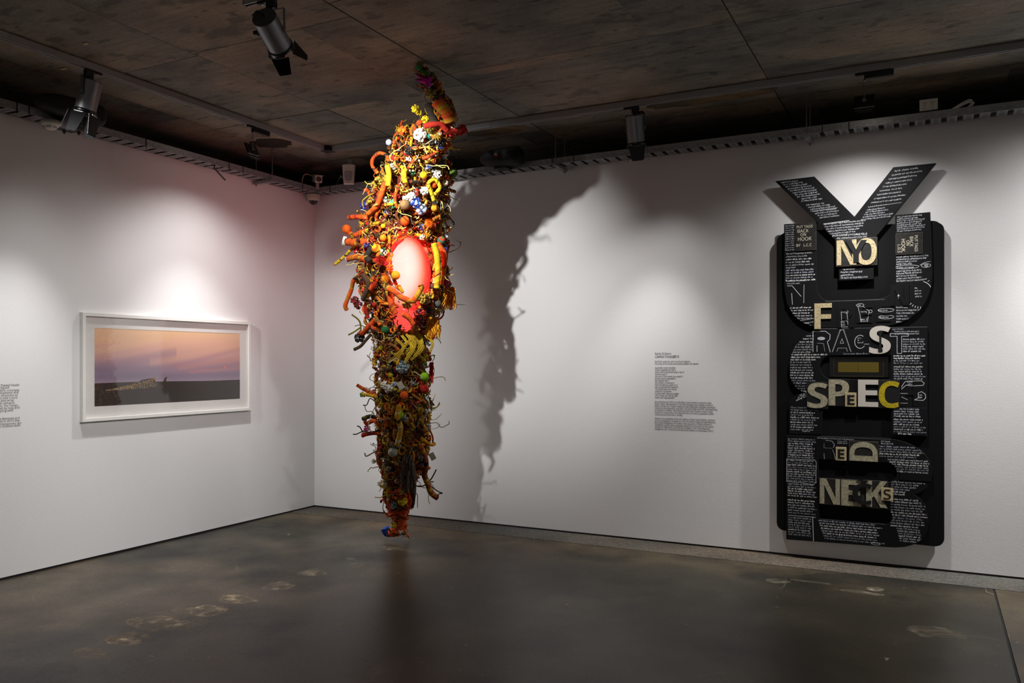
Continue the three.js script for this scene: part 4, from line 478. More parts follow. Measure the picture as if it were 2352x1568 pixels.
// ---------- hanging yarn sculpture ----------
{
  const g = thing('hanging_sculpture', 'tall hanging sculpture of orange and yellow yarn coils, beads and balls around a glowing hollow', 'sculpture');
  const rnd = mulberry(2016), SP = [[2.658,3.462,2.048,0.023],[2.672,3.419,2.030,0.036],[2.685,3.380,1.989,0.055],[2.688,3.335,1.943,0.054],[2.699,3.289,1.892,0.059],[2.707,3.246,1.832,0.063],[2.666,3.204,1.786,0.092],[2.597,3.164,1.742,0.128],[2.535,3.134,1.684,0.152],[2.405,3.102,1.627,0.189],[2.309,3.058,1.553,0.214],[2.240,3.002,1.476,0.219],[2.183,2.922,1.415,0.294],[2.126,2.804,1.365,0.311],[2.068,2.680,1.339,0.320],[2.021,2.551,1.318,0.343],[1.998,2.420,1.296,0.358],[1.983,2.286,1.281,0.362],[1.982,2.151,1.259,0.362],[1.988,2.016,1.234,0.347],[1.958,1.879,1.227,0.293],[1.940,1.742,1.214,0.253],[1.918,1.604,1.202,0.224],[1.908,1.465,1.185,0.219],[1.907,1.325,1.163,0.218],[1.901,1.184,1.144,0.221],[1.883,1.042,1.119,0.222],[1.866,0.899,1.094,0.216],[1.852,0.754,1.068,0.206],[1.836,0.645,1.053,0.191],[1.795,0.534,1.041,0.147],[1.768,0.421,1.021,0.108],[1.752,0.308,0.995,0.099],[1.740,0.194,0.968,0.058],[1.721,0.108,0.944,0.046],[1.674,0.055,0.956,0.036]];
  const ctr = new THREE.CatmullRomCurve3(SP.map((p) => V(p[0], p[1], p[2])), false, 'centripetal'), NS = SP.length;
  const RIGHT = V(0.8901, 0, -0.4558), FRONT = V(0.4558, 0, 0.8901), UP = V(0, 1, 0);
  const radiusAt = (t) => { const f = t * (NS - 1), i = Math.min(NS - 2, Math.floor(f)); return SP[i][3] + (SP[i + 1][3] - SP[i][3]) * (f - i); };
  const frame = (t) => { const c = ctr.getPoint(t), d = ctr.getTangent(t).negate(), n = RIGHT.clone().cross(d).normalize(); if (n.dot(FRONT) < 0) n.negate(); return { c, n, up: d, r: radiusAt(t) }; };
  const onBody = (t, a, k = 1) => { const f = frame(t), dir = RIGHT.clone().multiplyScalar(Math.cos(a)).addScaledVector(f.n, Math.sin(a) * 0.85); return { p: f.c.clone().addScaledVector(dir, f.r * k), n: RIGHT.clone().multiplyScalar(Math.cos(a) * 0.85).addScaledVector(f.n, Math.sin(a)).normalize(), up: f.up, f }; };
  // the two openings in the front, in the plane across the view of the body
  const HOLES = [[2.116, 2.215, 0.165, 0.238], [2.075, 1.872, 0.066, 0.085]], O3 = V(2.1, 0, 1.35);
  const holeDist = (p) => { let m = 9; const x = p.clone().sub(O3).dot(RIGHT); HOLES.forEach(([hx, hy, rx, ry]) => { const cx = V(hx, 0, 1.35).sub(O3).dot(RIGHT); const a = Math.atan2((p.y - hy) / ry, (x - cx) / rx), w = 1 + 0.1 * Math.sin(a * 3 + hx * 9) + 0.07 * Math.sin(a * 7 + 2); m = Math.min(m, Math.hypot((x - cx) / rx, (p.y - hy) / ry) / w); }); return m; };
  const isFront = (n) => n.dot(FRONT) > -0.1;
  const C = (h) => new THREE.Color(h);
  const PAL = { // yarn colours from the horn down to the foot
    horn: ['#d8580c', '#c8480a', '#5a4a20', '#6a5520', '#8a6a20', '#3a2c18', '#e07a10'],
    top: ['#f08a08', '#f6a50c', '#ffc41c', '#ee6a0c', '#e2480e', '#d81a12', '#f2b414', '#8a4a10', '#2a2018', '#f6dc6a'],
    mid: ['#e8600c', '#e04a0a', '#d02a10', '#ee8a0e', '#d8a014', '#8a6414', '#b01c10', '#5a3a14', '#e8b424', '#f07408'],
    low: ['#c08a0c', '#b0720c', '#8a5a10', '#c8520c', '#b03a0c', '#8a200c', '#6a4a16', '#a8901c', '#5a3c16', '#d09a14'],
    foot: ['#d8500c', '#c23a0a', '#a82a0a', '#b8860c', '#e0640c', '#4a2c14'],
  };
  const zone = (y) => (y > 3.13 ? 'horn' : y > 2.45 ? 'top' : y > 1.72 ? 'mid' : y > 0.55 ? 'low' : 'foot');
  const BEADS = { white: ['#f4f0e4', '#e8e2d0', '#ffffff'], black: ['#101012', '#1c1c20', '#0a0a0a'], navy: ['#20285a', '#40307a', '#2a3a8a', '#5a4a9a'], red: ['#d0102a', '#c00a1a', '#e8202a', '#a8081a'], blue: ['#1a3fae', '#2a60c8', '#d8e0ee', '#102a7a'], silver: ['#c8d0dc', '#8a98b0', '#e8ecf2', '#3a4a6a'], mint: ['#6ad88a', '#8ae89a', '#58c070'], yellow: ['#e2c40e', '#d0a80c', '#f0d82a', '#b89a10'], pearl: ['#d8ceb4', '#cabfa6', '#e6dcc4'], greyblue: ['#8a9498', '#6f8084', '#a8b0ae', '#58707a'], olivegold: ['#8a7a24', '#a08a2a', '#6a5c20', '#c0a838'], darkred: ['#5a1414', '#8a1a18', '#b0281c', '#3a1414'], gold: ['#b08a2a', '#d0a83a', '#6a5420'], orange: ['#ee6a12', '#f08a1a', '#e04c10'], greenwhite: ['#f0f0e0', '#2a7a4a', '#d8e8c8', '#103a2a'], green: ['#1f8a3a', '#2fa84a', '#156a2a'], magenta: ['#d01a78', '#e03a8a'], grey: ['#8a8680', '#5a5854', '#a8a49c'], brown: ['#3a2a1a', '#5a4022', '#2a1e14'] };
  const BALLS = { tan: ['#9a7a4c', '#8a6a40'], orange: ['#ee6a10', '#e45a0c'], striped: ['#f0d018', '#ec6410'], mustard: ['#c89a12', '#a87a10'], greenred: ['#4a7a3a', '#c83a1a', '#3a6a5a'], magenta: ['#c81a5a', '#b0184c'], darkstripe: ['#3a1a1a', '#6a2a1c', '#2a3a2a'], grey: ['#5a544c', '#48443e'], charcoal: ['#2c2826', '#3a3430'], brown: ['#5a3a26', '#4a2e20'], lime: ['#8ac010', '#7ab008'], red: ['#c02010', '#a81a0c'], stone: ['#a8a894', '#9a9a88'], green: ['#147a3a', '#0f5a2c'], yellow: ['#f2b812', '#e8a60c'], gold: ['#e09a10', '#c88410'], cream: ['#f0e4c4', '#e4d4b0'], moss: ['#5a7028', '#4a5c22'], teal: ['#1f6a5a', '#2a7a68'], bluewhite: ['#5a78c8', '#e8ecf4'], olive: ['#b0a018', '#988a14'], pearl: ['#d4ccb8', '#c8bea8'] };
  const yarn = new THREE.MeshStandardMaterial({ vertexColors: true, roughness: 0.88 }), glossy = new THREE.MeshPhysicalMaterial({ vertexColors: true, roughness: 0.3, clearcoat: 0.4, clearcoatRoughness: 0.2 }), felt = new THREE.MeshStandardMaterial({ vertexColors: true, roughness: 0.95 });
  const LIGHT_EASE = { horn: 1.0, top: 0.66, mid: 0.88, low: 1.35, foot: 1.25 };  // lamp light balanced in the yarn colours: dimmer top, brighter lower body
  for (const z in PAL) PAL[z] = PAL[z].map((h) => '#' + C(h).multiplyScalar(LIGHT_EASE[z]).getHexString());
  const pick = (a) => a[Math.floor(rnd() * a.length)], jit = (c, s = 0.16) => C(c).multiplyScalar(1 - s / 2 + rnd() * s);
  class MB { // collects coloured pieces for one part
    constructor() { this.p = []; this.n = []; this.c = []; this.i = []; }
    add(geo, col, m) { const q = m ? geo.clone().applyMatrix4(m) : geo, o = this.p.length / 3, P = q.attributes.position, N = q.attributes.normal; for (let k = 0; k < P.count; k++) { this.p.push(P.getX(k), P.getY(k), P.getZ(k)); this.n.push(N.getX(k), N.getY(k), N.getZ(k)); this.c.push(col.r, col.g, col.b); } if (q.index) for (let k = 0; k < q.index.count; k++) this.i.push(q.index.getX(k) + o); else for (let k = 0; k < P.count; k++) this.i.push(k + o); return this; }
    sweep(pts, rad, seg, sides, colAt, rAt, slant = 0, phase = 0) { // tube with colour per ring
      const cv = new THREE.CatmullRomCurve3(pts), o = this.p.length / 3; let T = cv.getTangent(0), N = Math.abs(T.y) < 0.9 ? V(0, 1, 0).cross(T).normalize() : V(1, 0, 0).cross(T).normalize();
      for (let i = 0; i <= seg; i++) { const t = i / seg, c = cv.getPoint(t), d = cv.getTangent(t); N = N.clone().sub(d.clone().multiplyScalar(N.dot(d))).normalize(); const B = d.clone().cross(N), r = rad * rAt(i, t), col = colAt(i, t); for (let j = 0; j < sides; j++) { const a = j / sides * 6.28318, x = Math.cos(a), y = Math.sin(a), nx = N.x * x + B.x * y, ny = N.y * x + B.y * y, nz = N.z * x + B.z * y; const sl = slant ? slant * r * Math.cos(a + phase) * Math.min(1, 6 * t, 6 * (1 - t)) : 0; this.p.push(c.x + nx * r + d.x * sl, c.y + ny * r + d.y * sl, c.z + nz * r + d.z * sl); this.n.push(nx, ny, nz); this.c.push(col.r, col.g, col.b); } }
      for (let i = 0; i < seg; i++) for (let j = 0; j < sides; j++) { const a = o + i * sides + j, b = o + i * sides + (j + 1) % sides; this.i.push(a, b, a + sides, b, b + sides, a + sides); }
      for (const e of [0, 1]) { const q = this.p.length / 3, c = cv.getPoint(e), d = cv.getTangent(e).multiplyScalar(e ? 1 : -1), col = colAt(e ? seg : 0, e), s = o + (e ? seg * sides : 0); c.addScaledVector(d, rad * 0.35); this.p.push(c.x, c.y, c.z); this.n.push(d.x, d.y, d.z); this.c.push(col.r, col.g, col.b); for (let j = 0; j < sides; j++) e ? this.i.push(s + j, s + (j + 1) % sides, q) : this.i.push(s + (j + 1) % sides, s + j, q); }
      return this;
    }
    geo(recompute) { const q = new THREE.BufferGeometry(); q.setAttribute('position', new THREE.Float32BufferAttribute(this.p, 3)); q.setAttribute('normal', new THREE.Float32BufferAttribute(this.n, 3)); q.setAttribute('color', new THREE.Float32BufferAttribute(this.c, 3)); q.setIndex(this.i); if (recompute) q.computeVertexNormals(); return q; }
    build(name, m, label, recompute) { return part(g, name, this.geo(recompute), m, label); }
  }
  const BALL = new THREE.SphereGeometry(1, 8, 6), M4 = (p, s, q) => new THREE.Matrix4().compose(p, q || new THREE.Quaternion(), s.isVector3 ? s : V(s, s, s));
  function wrapped(pts, r, cols, name = 'wrapped_coil', label) { // yarn wound slantwise round a bent core, a few colours running on and off
    const len = new THREE.CatmullRomCurve3(pts).getLength(), n = Math.max(12, Math.min(110, Math.round(len / (r * 0.2)))); let cur = jit(cols[0], 0.25), left = 0; const w = [], wob = [];
    for (let i = 0; i <= n; i++) { if (left-- <= 0) { left = Math.floor(rnd() * rnd() * 7); cur = jit(rnd() < 0.58 ? cols[0] : rnd() < 0.85 ? pick(cols) : pick(['#2a1c10', '#d8a01c', '#b84010', '#7a1c0c']), 0.35); } w.push(cur.clone().multiplyScalar(i % 2 ? 0.62 + rnd() * 0.15 : 0.9 + rnd() * 0.2)); wob.push((i % 2 ? 0.94 : 1.03) + (rnd() - 0.5) * 0.07 + 0.06 * Math.sin(i * 0.23 + r * 900)); }
    return new MB().sweep(pts, r, n, 8, (i) => w[i], (i) => wob[i], 0.45 + rnd() * 0.5, rnd() * 6.28).build(name, yarn, label, true);
  }
  function strand(pts, r, col, name = 'wool_strand', mm = felt) { const c = jit(col, 0.25); return new MB().sweep(pts, r, Math.max(10, pts.length * 4), 5, () => c, () => 1).build(name, mm); }
  function cluster(p, n, size, kind, count, name = 'bead_cluster') {
    const b = new MB(), cols = BEADS[kind]; const q = new THREE.Quaternion().setFromUnitVectors(V(0, 0, 1), n);
    for (let k = 0; k < count; k++) { const a = k * 2.4 + rnd(), z = 1 - (k / count) * 1.3, s = Math.sqrt(Math.max(0.05, 1 - z * z)), br = size * (0.24 + rnd() * 0.1); b.add(BALL, jit(pick(cols), 0.3), M4(V(Math.cos(a) * s * size * 0.85, Math.sin(a) * s * size * 0.85, z * size * 0.7).applyQuaternion(q).add(p), br)); }
    return b.build(name, kind === 'red' || kind === 'orange' || kind === 'yellow' ? felt : glossy);
  }
  function ball(p, n, r, kind, name = 'yarn_ball', label) {
    const cols = BALLS[kind], seg = 28, rows = 18, P = [], Nn = [], Cc = [], I = [], q = new THREE.Quaternion().setFromUnitVectors(V(0, 1, 0), n.clone().add(V(rnd() - 0.5, rnd() * 0.8, rnd() - 0.5)).normalize()), cs = Array.from({ length: rows + 1 }, (_, i) => jit(kind === 'striped' || kind === 'greenred' || kind === 'darkstripe' ? cols[Math.floor(i / 3) % cols.length] : pick(cols), 0.14));
    for (let i = 0; i <= rows; i++) for (let j = 0; j <= seg; j++) { const th = i / rows * Math.PI, ph = j / seg * 6.28318, k = r * (1 + 0.035 * (i % 2 ? 1 : -1) + 0.02 * (j % 2 ? 1 : -1)); const v = V(Math.sin(th) * Math.cos(ph), Math.cos(th), Math.sin(th) * Math.sin(ph)); const w = v.clone().multiplyScalar(k).applyQuaternion(q).add(p); v.applyQuaternion(q); P.push(w.x, w.y, w.z); Nn.push(v.x, v.y, v.z); const c = cs[i].clone().multiplyScalar(j % 2 ? 1 : 0.9); Cc.push(c.r, c.g, c.b); }
    for (let i = 0; i < rows; i++) for (let j = 0; j < seg; j++) { const a = i * (seg + 1) + j; I.push(a, a + 1, a + seg + 1, a + 1, a + seg + 2, a + seg + 1); }
    const b = new MB(); b.p = P; b.n = Nn; b.c = Cc; b.i = I; return b.build(name, felt, label, true);
  }
  const SPIKE = new THREE.ConeGeometry(1, 1, 3, 1, true).translate(0, 0.5, 0);
  function pompom(p, r, cols, name = 'pompom', n = 150, label) { const b = new MB(); for (let k = 0; k < n; k++) { const z = 1 - 2 * (k + 0.5) / n, a = k * 2.39996, s = Math.sqrt(1 - z * z), d = V(Math.cos(a) * s, z, Math.sin(a) * s); b.add(SPIKE, jit(pick(cols), 0.4), M4(p, V(r * 0.09, r * (0.8 + rnd() * 0.35), r * 0.09), new THREE.Quaternion().setFromUnitVectors(UP, d))); } return b.build(name, felt, label); }
  function fringe(p, w, h, cols, name, n, label, fan = 0.25) { const b = new MB(); for (let k = 0; k < n; k++) { const x = (rnd() - 0.5), z = (rnd() - 0.5) * 0.5, a = p.clone().addScaledVector(RIGHT, x * w * 0.7).addScaledVector(FRONT, z * w), e = a.clone().addScaledVector(RIGHT, x * w * fan + (rnd() - 0.5) * w * 0.3).add(V(0, -h * (0.6 + rnd() * 0.45), 0)), c = jit(pick(cols), 0.4), P = [a]; for (let j = 1; j < 6; j++) P.push(a.clone().lerp(e, j / 6).addScaledVector(RIGHT, (rnd() - 0.5) * w * 0.24).addScaledVector(FRONT, (rnd() - 0.3) * w * 0.22)); P.push(e); b.sweep(P, 0.003, 14, 4, () => c, () => 1); } return b.build(name, felt, label); }
  function wad(p, n, r, cols, name = 'yarn_wad') { // a loose knot of thick yarn
    const b = new MB(), q = new THREE.Quaternion().setFromUnitVectors(V(0, 0, 1), n), loops = 3, o = rnd() * 6; for (let k = 0; k < loops; k++) { const pts = [], tilt = rnd() * 2, ph = rnd() * 6; for (let i = 0; i <= 7; i++) { const a = ph + i / 7 * 5.2; pts.push(V(Math.cos(a) * r * (0.65 + rnd() * 0.4), Math.sin(a) * r * (0.65 + rnd() * 0.4), r * (0.35 * Math.sin(a * 1.3 + tilt) + (rnd() - 0.5) * 0.3)).applyQuaternion(q).add(p)); } const c = jit(pick(cols), 0.3); b.sweep(pts, r * 0.26, 18, 6, (i) => (i % 2 ? c : c.clone().multiplyScalar(0.75)), (i) => (i % 2 ? 1.05 : 0.92)); } return b.build(name, yarn, null, true);
  }
  function cord(pts, r, cols, name = 'crochet_cord') { const cv = new THREE.CatmullRomCurve3(pts), L = cv.getLength(), n = Math.round(L / (r * 1.1)), b = new MB(), c = jit(pick(cols), 0.1); for (let i = 0; i < n; i++) { const t = (i + 0.5) / n, p = cv.getPoint(t), d = cv.getTangent(t), s = d.clone().cross(FRONT).normalize(); for (const k of [-1, 1]) b.add(BALL, c.clone().multiplyScalar(0.85 + rnd() * 0.25), M4(p.clone().addScaledVector(s, k * r * 0.6), V(r * 0.55, r * 0.85, r * 0.5), new THREE.Quaternion().setFromUnitVectors(UP, d.clone().addScaledVector(s, -k * 0.5).normalize()))); } return b.build(name, yarn); }

  // core: a lumpy bundled body with the glowing hollow sunk into its front
  {
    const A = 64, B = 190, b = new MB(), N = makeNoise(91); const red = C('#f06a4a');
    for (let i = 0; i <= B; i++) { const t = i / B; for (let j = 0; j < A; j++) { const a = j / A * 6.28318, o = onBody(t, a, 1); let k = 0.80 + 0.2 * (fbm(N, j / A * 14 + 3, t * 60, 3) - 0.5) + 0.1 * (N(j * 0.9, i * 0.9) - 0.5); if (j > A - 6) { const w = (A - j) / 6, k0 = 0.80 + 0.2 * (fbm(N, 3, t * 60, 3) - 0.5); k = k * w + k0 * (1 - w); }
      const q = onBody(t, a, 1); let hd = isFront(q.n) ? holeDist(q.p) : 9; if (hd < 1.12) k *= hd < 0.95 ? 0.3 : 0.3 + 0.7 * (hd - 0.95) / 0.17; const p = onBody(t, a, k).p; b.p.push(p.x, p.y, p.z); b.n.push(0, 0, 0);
      const z = zone(p.y), c = C(PAL[z][Math.floor(N(j * 0.35, i * 0.35) * 0.999 * PAL[z].length)]).multiplyScalar(hd < 1.2 ? 0.9 : 0.12 + 0.3 * N(j * 1.7, i * 1.7)); if (hd < 1.15) c.lerp(red, 0.8); b.c.push(c.r, c.g, c.b); } }  // hollow walls tinted pinkish red, the buoy glow put into their colour
    for (let i = 0; i < B; i++) for (let j = 0; j < A; j++) { const a = i * A + j, d = i * A + (j + 1) % A; b.i.push(a, a + A, d, d, a + A, d + A); }
    for (const e of [0, 1]) { const q = b.p.length / 3, p = ctr.getPoint(e); b.p.push(p.x, p.y, p.z); b.n.push(0, 0, 0); b.c.push(0.1, 0.05, 0.02); for (let j = 0; j < A; j++) e ? b.i.push(B * A + j, q, B * A + (j + 1) % A) : b.i.push(j, (j + 1) % A, q); }
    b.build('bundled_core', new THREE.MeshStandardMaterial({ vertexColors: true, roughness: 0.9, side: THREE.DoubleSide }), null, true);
  }
  // glowing buoy inside: translucent plastic with its bulb near the front left
  {
    const W = 128, H = 64, bulb = FRONT.clone().multiplyScalar(0.95).addScaledVector(RIGHT, -0.25).addScaledVector(UP, 0.12).normalize();
    const dir = (u, v) => { const ph = u * 6.28318, th = v * Math.PI; return V(-Math.cos(ph) * Math.sin(th), Math.cos(th), Math.sin(ph) * Math.sin(th)); };
    const glow = dataTex(W, H, (x, y) => { const d = dir((x + 0.5) / W, 1 - (y + 0.5) / H).dot(bulb), k = THREE.MathUtils.smoothstep(d, 0.36, 0.88); const o = THREE.MathUtils.smoothstep(d, 0.1, 0.62); return [255, 45 + 75 * o + 112 * k, 44 + 38 * o + 136 * k]; });
    const s = new THREE.SphereGeometry(1, 64, 40); s.scale(0.19, 0.30, 0.16); s.translate(2.085, 2.17, 1.36);
    part(g, 'glowing_buoy', s, new THREE.MeshPhysicalMaterial({ color: 0x3a1814, emissive: 0xffffff, emissiveMap: glow, emissiveIntensity: 1.0, roughness: 0.7, clearcoat: 0.6, clearcoatRoughness: 0.02 }), 'glowing pink-white buoy lit from inside');
    const s2 = new THREE.SphereGeometry(1, 32, 20); s2.scale(0.1, 0.13, 0.1); s2.translate(2.06, 1.86, 1.345); part(g, 'glowing_buoy', s2, new THREE.MeshPhysicalMaterial({ color: 0x401010, emissive: new THREE.Color(1.0, 0.09, 0.07), emissiveIntensity: 1, roughness: 0.4 }), 'smaller glowing red buoy below the large one');
    const gl = (n, p, c, i) => { const L = new THREE.PointLight(c, i, 0, 2); L.name = n; L.position.copy(p); L.castShadow = true; L.shadow.radius = 4; L.shadow.mapSize.set(1024, 1024); scene.add(L); };
    gl('red_glow', V(2.116, 2.2, 1.36).addScaledVector(FRONT, 0.235), new THREE.Color(1, 0.13, 0.08), POWER.redGlow);
    const s3 = new THREE.SphereGeometry(0.07, 24, 16).translate(1.735, 2.36, 1.14); part(g, 'glowing_buoy', s3, new THREE.MeshPhysicalMaterial({ color: 0xc04030, emissive: new THREE.Color(1.0, 0.12, 0.09), emissiveIntensity: 1, roughness: 0.4 }), 'added unseen red glow ball on the wall side');  // hidden ball added as the outlet of the rear red light
    const RL = new THREE.SpotLight(new THREE.Color(1, 0.25, 0.28), POWER.redGlowBack, 0, 1.02, 1, 2); RL.name = 'red_glow'; RL.position.set(1.635, 2.38, 1.06); RL.target.position.set(0.6, 2.45, 0.98); RL.target.name = 'beam_target'; RL.castShadow = true; RL.shadow.radius = 6; scene.add(RL); scene.add(RL.target);  // separate red light added for the pink tint on the left wall
  }
  // single pieces one can point out
  for (const [x, y, z, r, k] of [[2.230,2.654,1.605,0.0385,'tan'],
[2.215,2.540,1.582,0.0338,'orange'],
[1.977,2.352,1.614,0.0392,'striped'],
[2.118,2.144,1.562,0.0325,'mustard'],
[2.367,2.420,1.318,0.0314,'greenred'],
[2.354,2.119,1.240,0.0335,'magenta'],
[2.355,2.195,1.248,0.0318,'darkstripe'],
[2.304,1.941,1.273,0.0301,'grey'],
[2.259,1.899,1.326,0.0267,'charcoal'],
[2.322,2.071,1.357,0.0248,'brown'],
[2.138,1.380,1.202,0.0342,'lime'],
[2.135,1.284,1.196,0.0342,'red'],
[2.027,1.239,1.322,0.0322,'orange'],
[1.977,1.084,1.315,0.0358,'lime'],
[1.883,0.782,1.263,0.0397,'stone'],
[1.938,1.745,1.444,0.0285,'green'],
[2.422,2.803,1.519,0.0288,'orange'],
[2.391,2.857,1.600,0.0269,'yellow'],
[2.177,2.981,1.678,0.0239,'red'],
[2.379,2.644,1.434,0.0260,'gold'],
[2.463,2.828,1.415,0.0227,'cream'],
[2.488,2.913,1.351,0.0359,'moss'],
[2.562,3.073,1.783,0.0183,'teal'],
[2.474,2.984,1.554,0.0159,'green'],
[2.199,3.079,1.762,0.0220,'bluewhite'],
[1.758,0.465,1.136,0.0213,'olive'],
[1.722,0.372,1.097,0.0178,'pearl'],
[1.775,0.425,1.117,0.0177,'pearl'],
[2.039,2.423,1.611,0.0260,'gold'],
[1.847,0.538,1.159,0.0211,'pearl']]) ball(V(x, y, z), FRONT, r, k, 'yarn_ball', k + ' yarn ball');
  const COL = { or: '#e2580c', dk: '#2a2016', mu: '#c89414', rd: '#c82a10', ye: '#e8c01c', br: '#4a3420', ol: '#6a6420', cr: '#d8ca98', rb: '#9a4a14', gr: '#2a7a2a', dg: '#3a3c22', wh: '#ece6dc', li: '#b8a8c8', bl: '#1f4fb8' };
  for (const [k, pts, r, cs] of [['c',[[2.013,2.901,1.640],[1.978,2.958,1.663],[1.999,3.003,1.681],[2.056,3.035,1.683],[2.115,3.013,1.667],[2.129,2.967,1.665]],0.0136,'or,dk'],
['c',[[2.090,2.818,1.659],[2.010,2.666,1.647],[1.937,2.624,1.624],[1.899,2.610,1.612]],0.0204,'or,mu'],
['c',[[1.841,2.785,1.507],[1.823,2.814,1.522],[1.805,2.813,1.536]],0.0153,'or,rd'],
['c',[[1.869,2.596,1.544],[1.741,2.614,1.539],[1.650,2.616,1.531]],0.0187,'or,rd'],
['c',[[1.819,2.502,1.533],[1.705,2.478,1.520],[1.641,2.502,1.502],[1.610,2.545,1.523]],0.0204,'or,rd'],
['b',[[1.623,2.532,1.517]],0.0000,'or'],
['c',[[1.891,2.408,1.574],[1.760,2.413,1.553],[1.642,2.430,1.536]],0.0305,'or,mu'],
['w',[[1.631,2.432,1.522],[1.602,2.439,1.539]],0.0373,'wh'],
['c',[[1.710,2.414,1.489],[1.647,2.374,1.489],[1.578,2.320,1.494],[1.508,2.259,1.524]],0.0119,'ye,dk'],
['c',[[1.843,2.285,1.575],[1.749,2.304,1.550],[1.651,2.298,1.532]],0.0237,'or,mu'],
['w',[[1.639,2.300,1.517],[1.623,2.290,1.524]],0.0204,'li'],
['c',[[1.728,2.177,1.479],[1.648,2.131,1.464],[1.606,2.067,1.437],[1.569,1.982,1.445],[1.552,1.931,1.445],[1.562,1.907,1.435]],0.0170,'or,mu'],
['c',[[1.700,2.144,1.486],[1.775,2.107,1.486],[1.766,2.039,1.502]],0.0136,'rd,or'],
['s',[[1.857,2.155,1.615],[1.885,2.093,1.592],[1.847,2.024,1.565],[1.795,1.975,1.534]],0.0204,'br'],
['s',[[1.742,1.713,1.364],[1.702,1.665,1.379],[1.662,1.620,1.393],[1.614,1.593,1.414]],0.0136,'br'],
['c',[[1.843,1.821,1.443],[1.753,1.766,1.419],[1.684,1.723,1.400],[1.662,1.723,1.410]],0.0204,'or,rd'],
['s',[[1.658,1.724,1.382],[1.653,1.817,1.393],[1.603,1.871,1.427]],0.0068,'ol'],
['s',[[1.643,1.770,1.368],[1.592,1.732,1.391],[1.553,1.711,1.408]],0.0068,'ol'],
['c',[[1.771,1.222,1.289],[1.707,1.238,1.283],[1.637,1.269,1.293],[1.577,1.311,1.328]],0.0153,'or,dk'],
['c',[[1.760,1.215,1.297],[1.689,1.228,1.304],[1.621,1.241,1.318]],0.0136,'ye,or'],
['c',[[1.740,1.152,1.281],[1.720,1.214,1.278],[1.704,1.273,1.279]],0.0153,'or,mu'],
['c',[[1.741,0.983,1.248],[1.678,1.022,1.244],[1.613,0.999,1.250],[1.601,1.021,1.257]],0.0170,'or,rd'],
['c',[[1.729,0.922,1.232],[1.640,0.919,1.240],[1.568,0.899,1.248]],0.0170,'rd,or'],
['c',[[1.681,1.049,1.225],[1.643,1.056,1.244],[1.586,1.035,1.271]],0.0170,'dk,ol'],
['s',[[1.768,0.961,1.267],[1.665,0.929,1.273],[1.598,0.937,1.271],[1.544,0.912,1.297],[1.521,0.912,1.307]],0.0047,'dk'],
['s',[[1.592,0.937,1.279],[1.575,0.973,1.292],[1.558,0.980,1.304]],0.0047,'dk'],
['s',[[1.740,1.170,1.287],[1.684,1.204,1.298],[1.651,1.151,1.300],[1.624,1.150,1.311]],0.0044,'dk'],
['s',[[1.634,1.143,1.301],[1.644,1.101,1.291],[1.682,1.097,1.266],[1.695,1.062,1.256]],0.0041,'cr'],
['s',[[1.771,0.802,1.242],[1.681,0.769,1.237],[1.598,0.733,1.241],[1.591,0.758,1.245]],0.0051,'ol'],
['s',[[1.812,0.770,1.252],[1.746,0.712,1.231],[1.660,0.692,1.220]],0.0051,'ol'],
['c',[[1.785,0.873,1.251],[1.715,0.797,1.224],[1.690,0.705,1.190],[1.706,0.633,1.177]],0.0170,'or,br'],
['c',[[2.076,0.826,1.163],[2.075,0.733,1.098],[2.044,0.638,1.039],[2.011,0.579,1.007],[2.023,0.505,0.980],[2.039,0.431,0.953],[2.065,0.394,0.928],[2.082,0.386,0.915]],0.0237,'rb,mu'],
['s',[[1.929,0.500,1.043],[1.955,0.479,1.005],[1.992,0.488,0.973],[2.042,0.539,0.958],[2.071,0.583,0.957],[2.091,0.620,0.955]],0.0054,'dk'],
['s',[[2.027,0.522,0.968],[2.045,0.474,0.949],[2.097,0.430,0.912],[2.113,0.422,0.898],[2.087,0.415,0.910]],0.0047,'dk'],
['s',[[2.039,0.518,0.965],[2.064,0.518,0.952]],0.0047,'dk'],
['c',[[1.958,0.604,1.098],[1.925,0.471,1.037],[1.882,0.353,0.986],[1.860,0.296,0.973]],0.0204,'br,dk'],
['c',[[1.677,0.442,1.089],[1.677,0.371,1.089],[1.706,0.325,1.081],[1.737,0.291,1.076]],0.0187,'or,dk'],
['c',[[1.875,0.434,1.051],[1.877,0.359,1.028],[1.847,0.292,1.023],[1.815,0.255,1.033]],0.0221,'rd,or'],
['c',[[1.804,0.273,1.017],[1.788,0.204,0.999],[1.762,0.144,0.981],[1.733,0.094,0.977],[1.690,0.075,0.978],[1.639,0.065,0.987]],0.0356,'or,rd'],
['c',[[1.654,0.065,0.978],[1.627,0.075,0.989],[1.611,0.104,0.998]],0.0356,'bl,bl'],
['c',[[1.710,0.268,1.038],[1.671,0.242,1.032],[1.650,0.210,1.021]],0.0102,'rd,or'],
['s',[[1.733,0.265,1.051],[1.685,0.239,1.046],[1.663,0.202,1.034]],0.0047,'cr'],
['c',[[2.422,2.657,1.489],[2.414,2.746,1.536],[2.418,2.802,1.571],[2.451,2.829,1.547],[2.471,2.784,1.507],[2.448,2.749,1.500],[2.428,2.730,1.510]],0.0153,'ye,dk'],
['c',[[2.289,2.887,1.690],[2.278,2.842,1.685],[2.281,2.797,1.672]],0.0204,'ye,or'],
['c',[[2.150,2.929,1.710],[2.160,2.849,1.707],[2.152,2.780,1.708]],0.0204,'ye,ye'],
['c',[[2.590,3.112,1.892],[2.678,3.129,1.836],[2.706,3.097,1.769],[2.751,3.120,1.679]],0.0204,'rd,rd'],
['c',[[2.736,3.124,1.671],[2.764,3.150,1.653],[2.773,3.114,1.633]],0.0102,'rd,rd'],
['s',[[2.660,3.097,1.647],[2.616,3.078,1.622]],0.0068,'rd'],
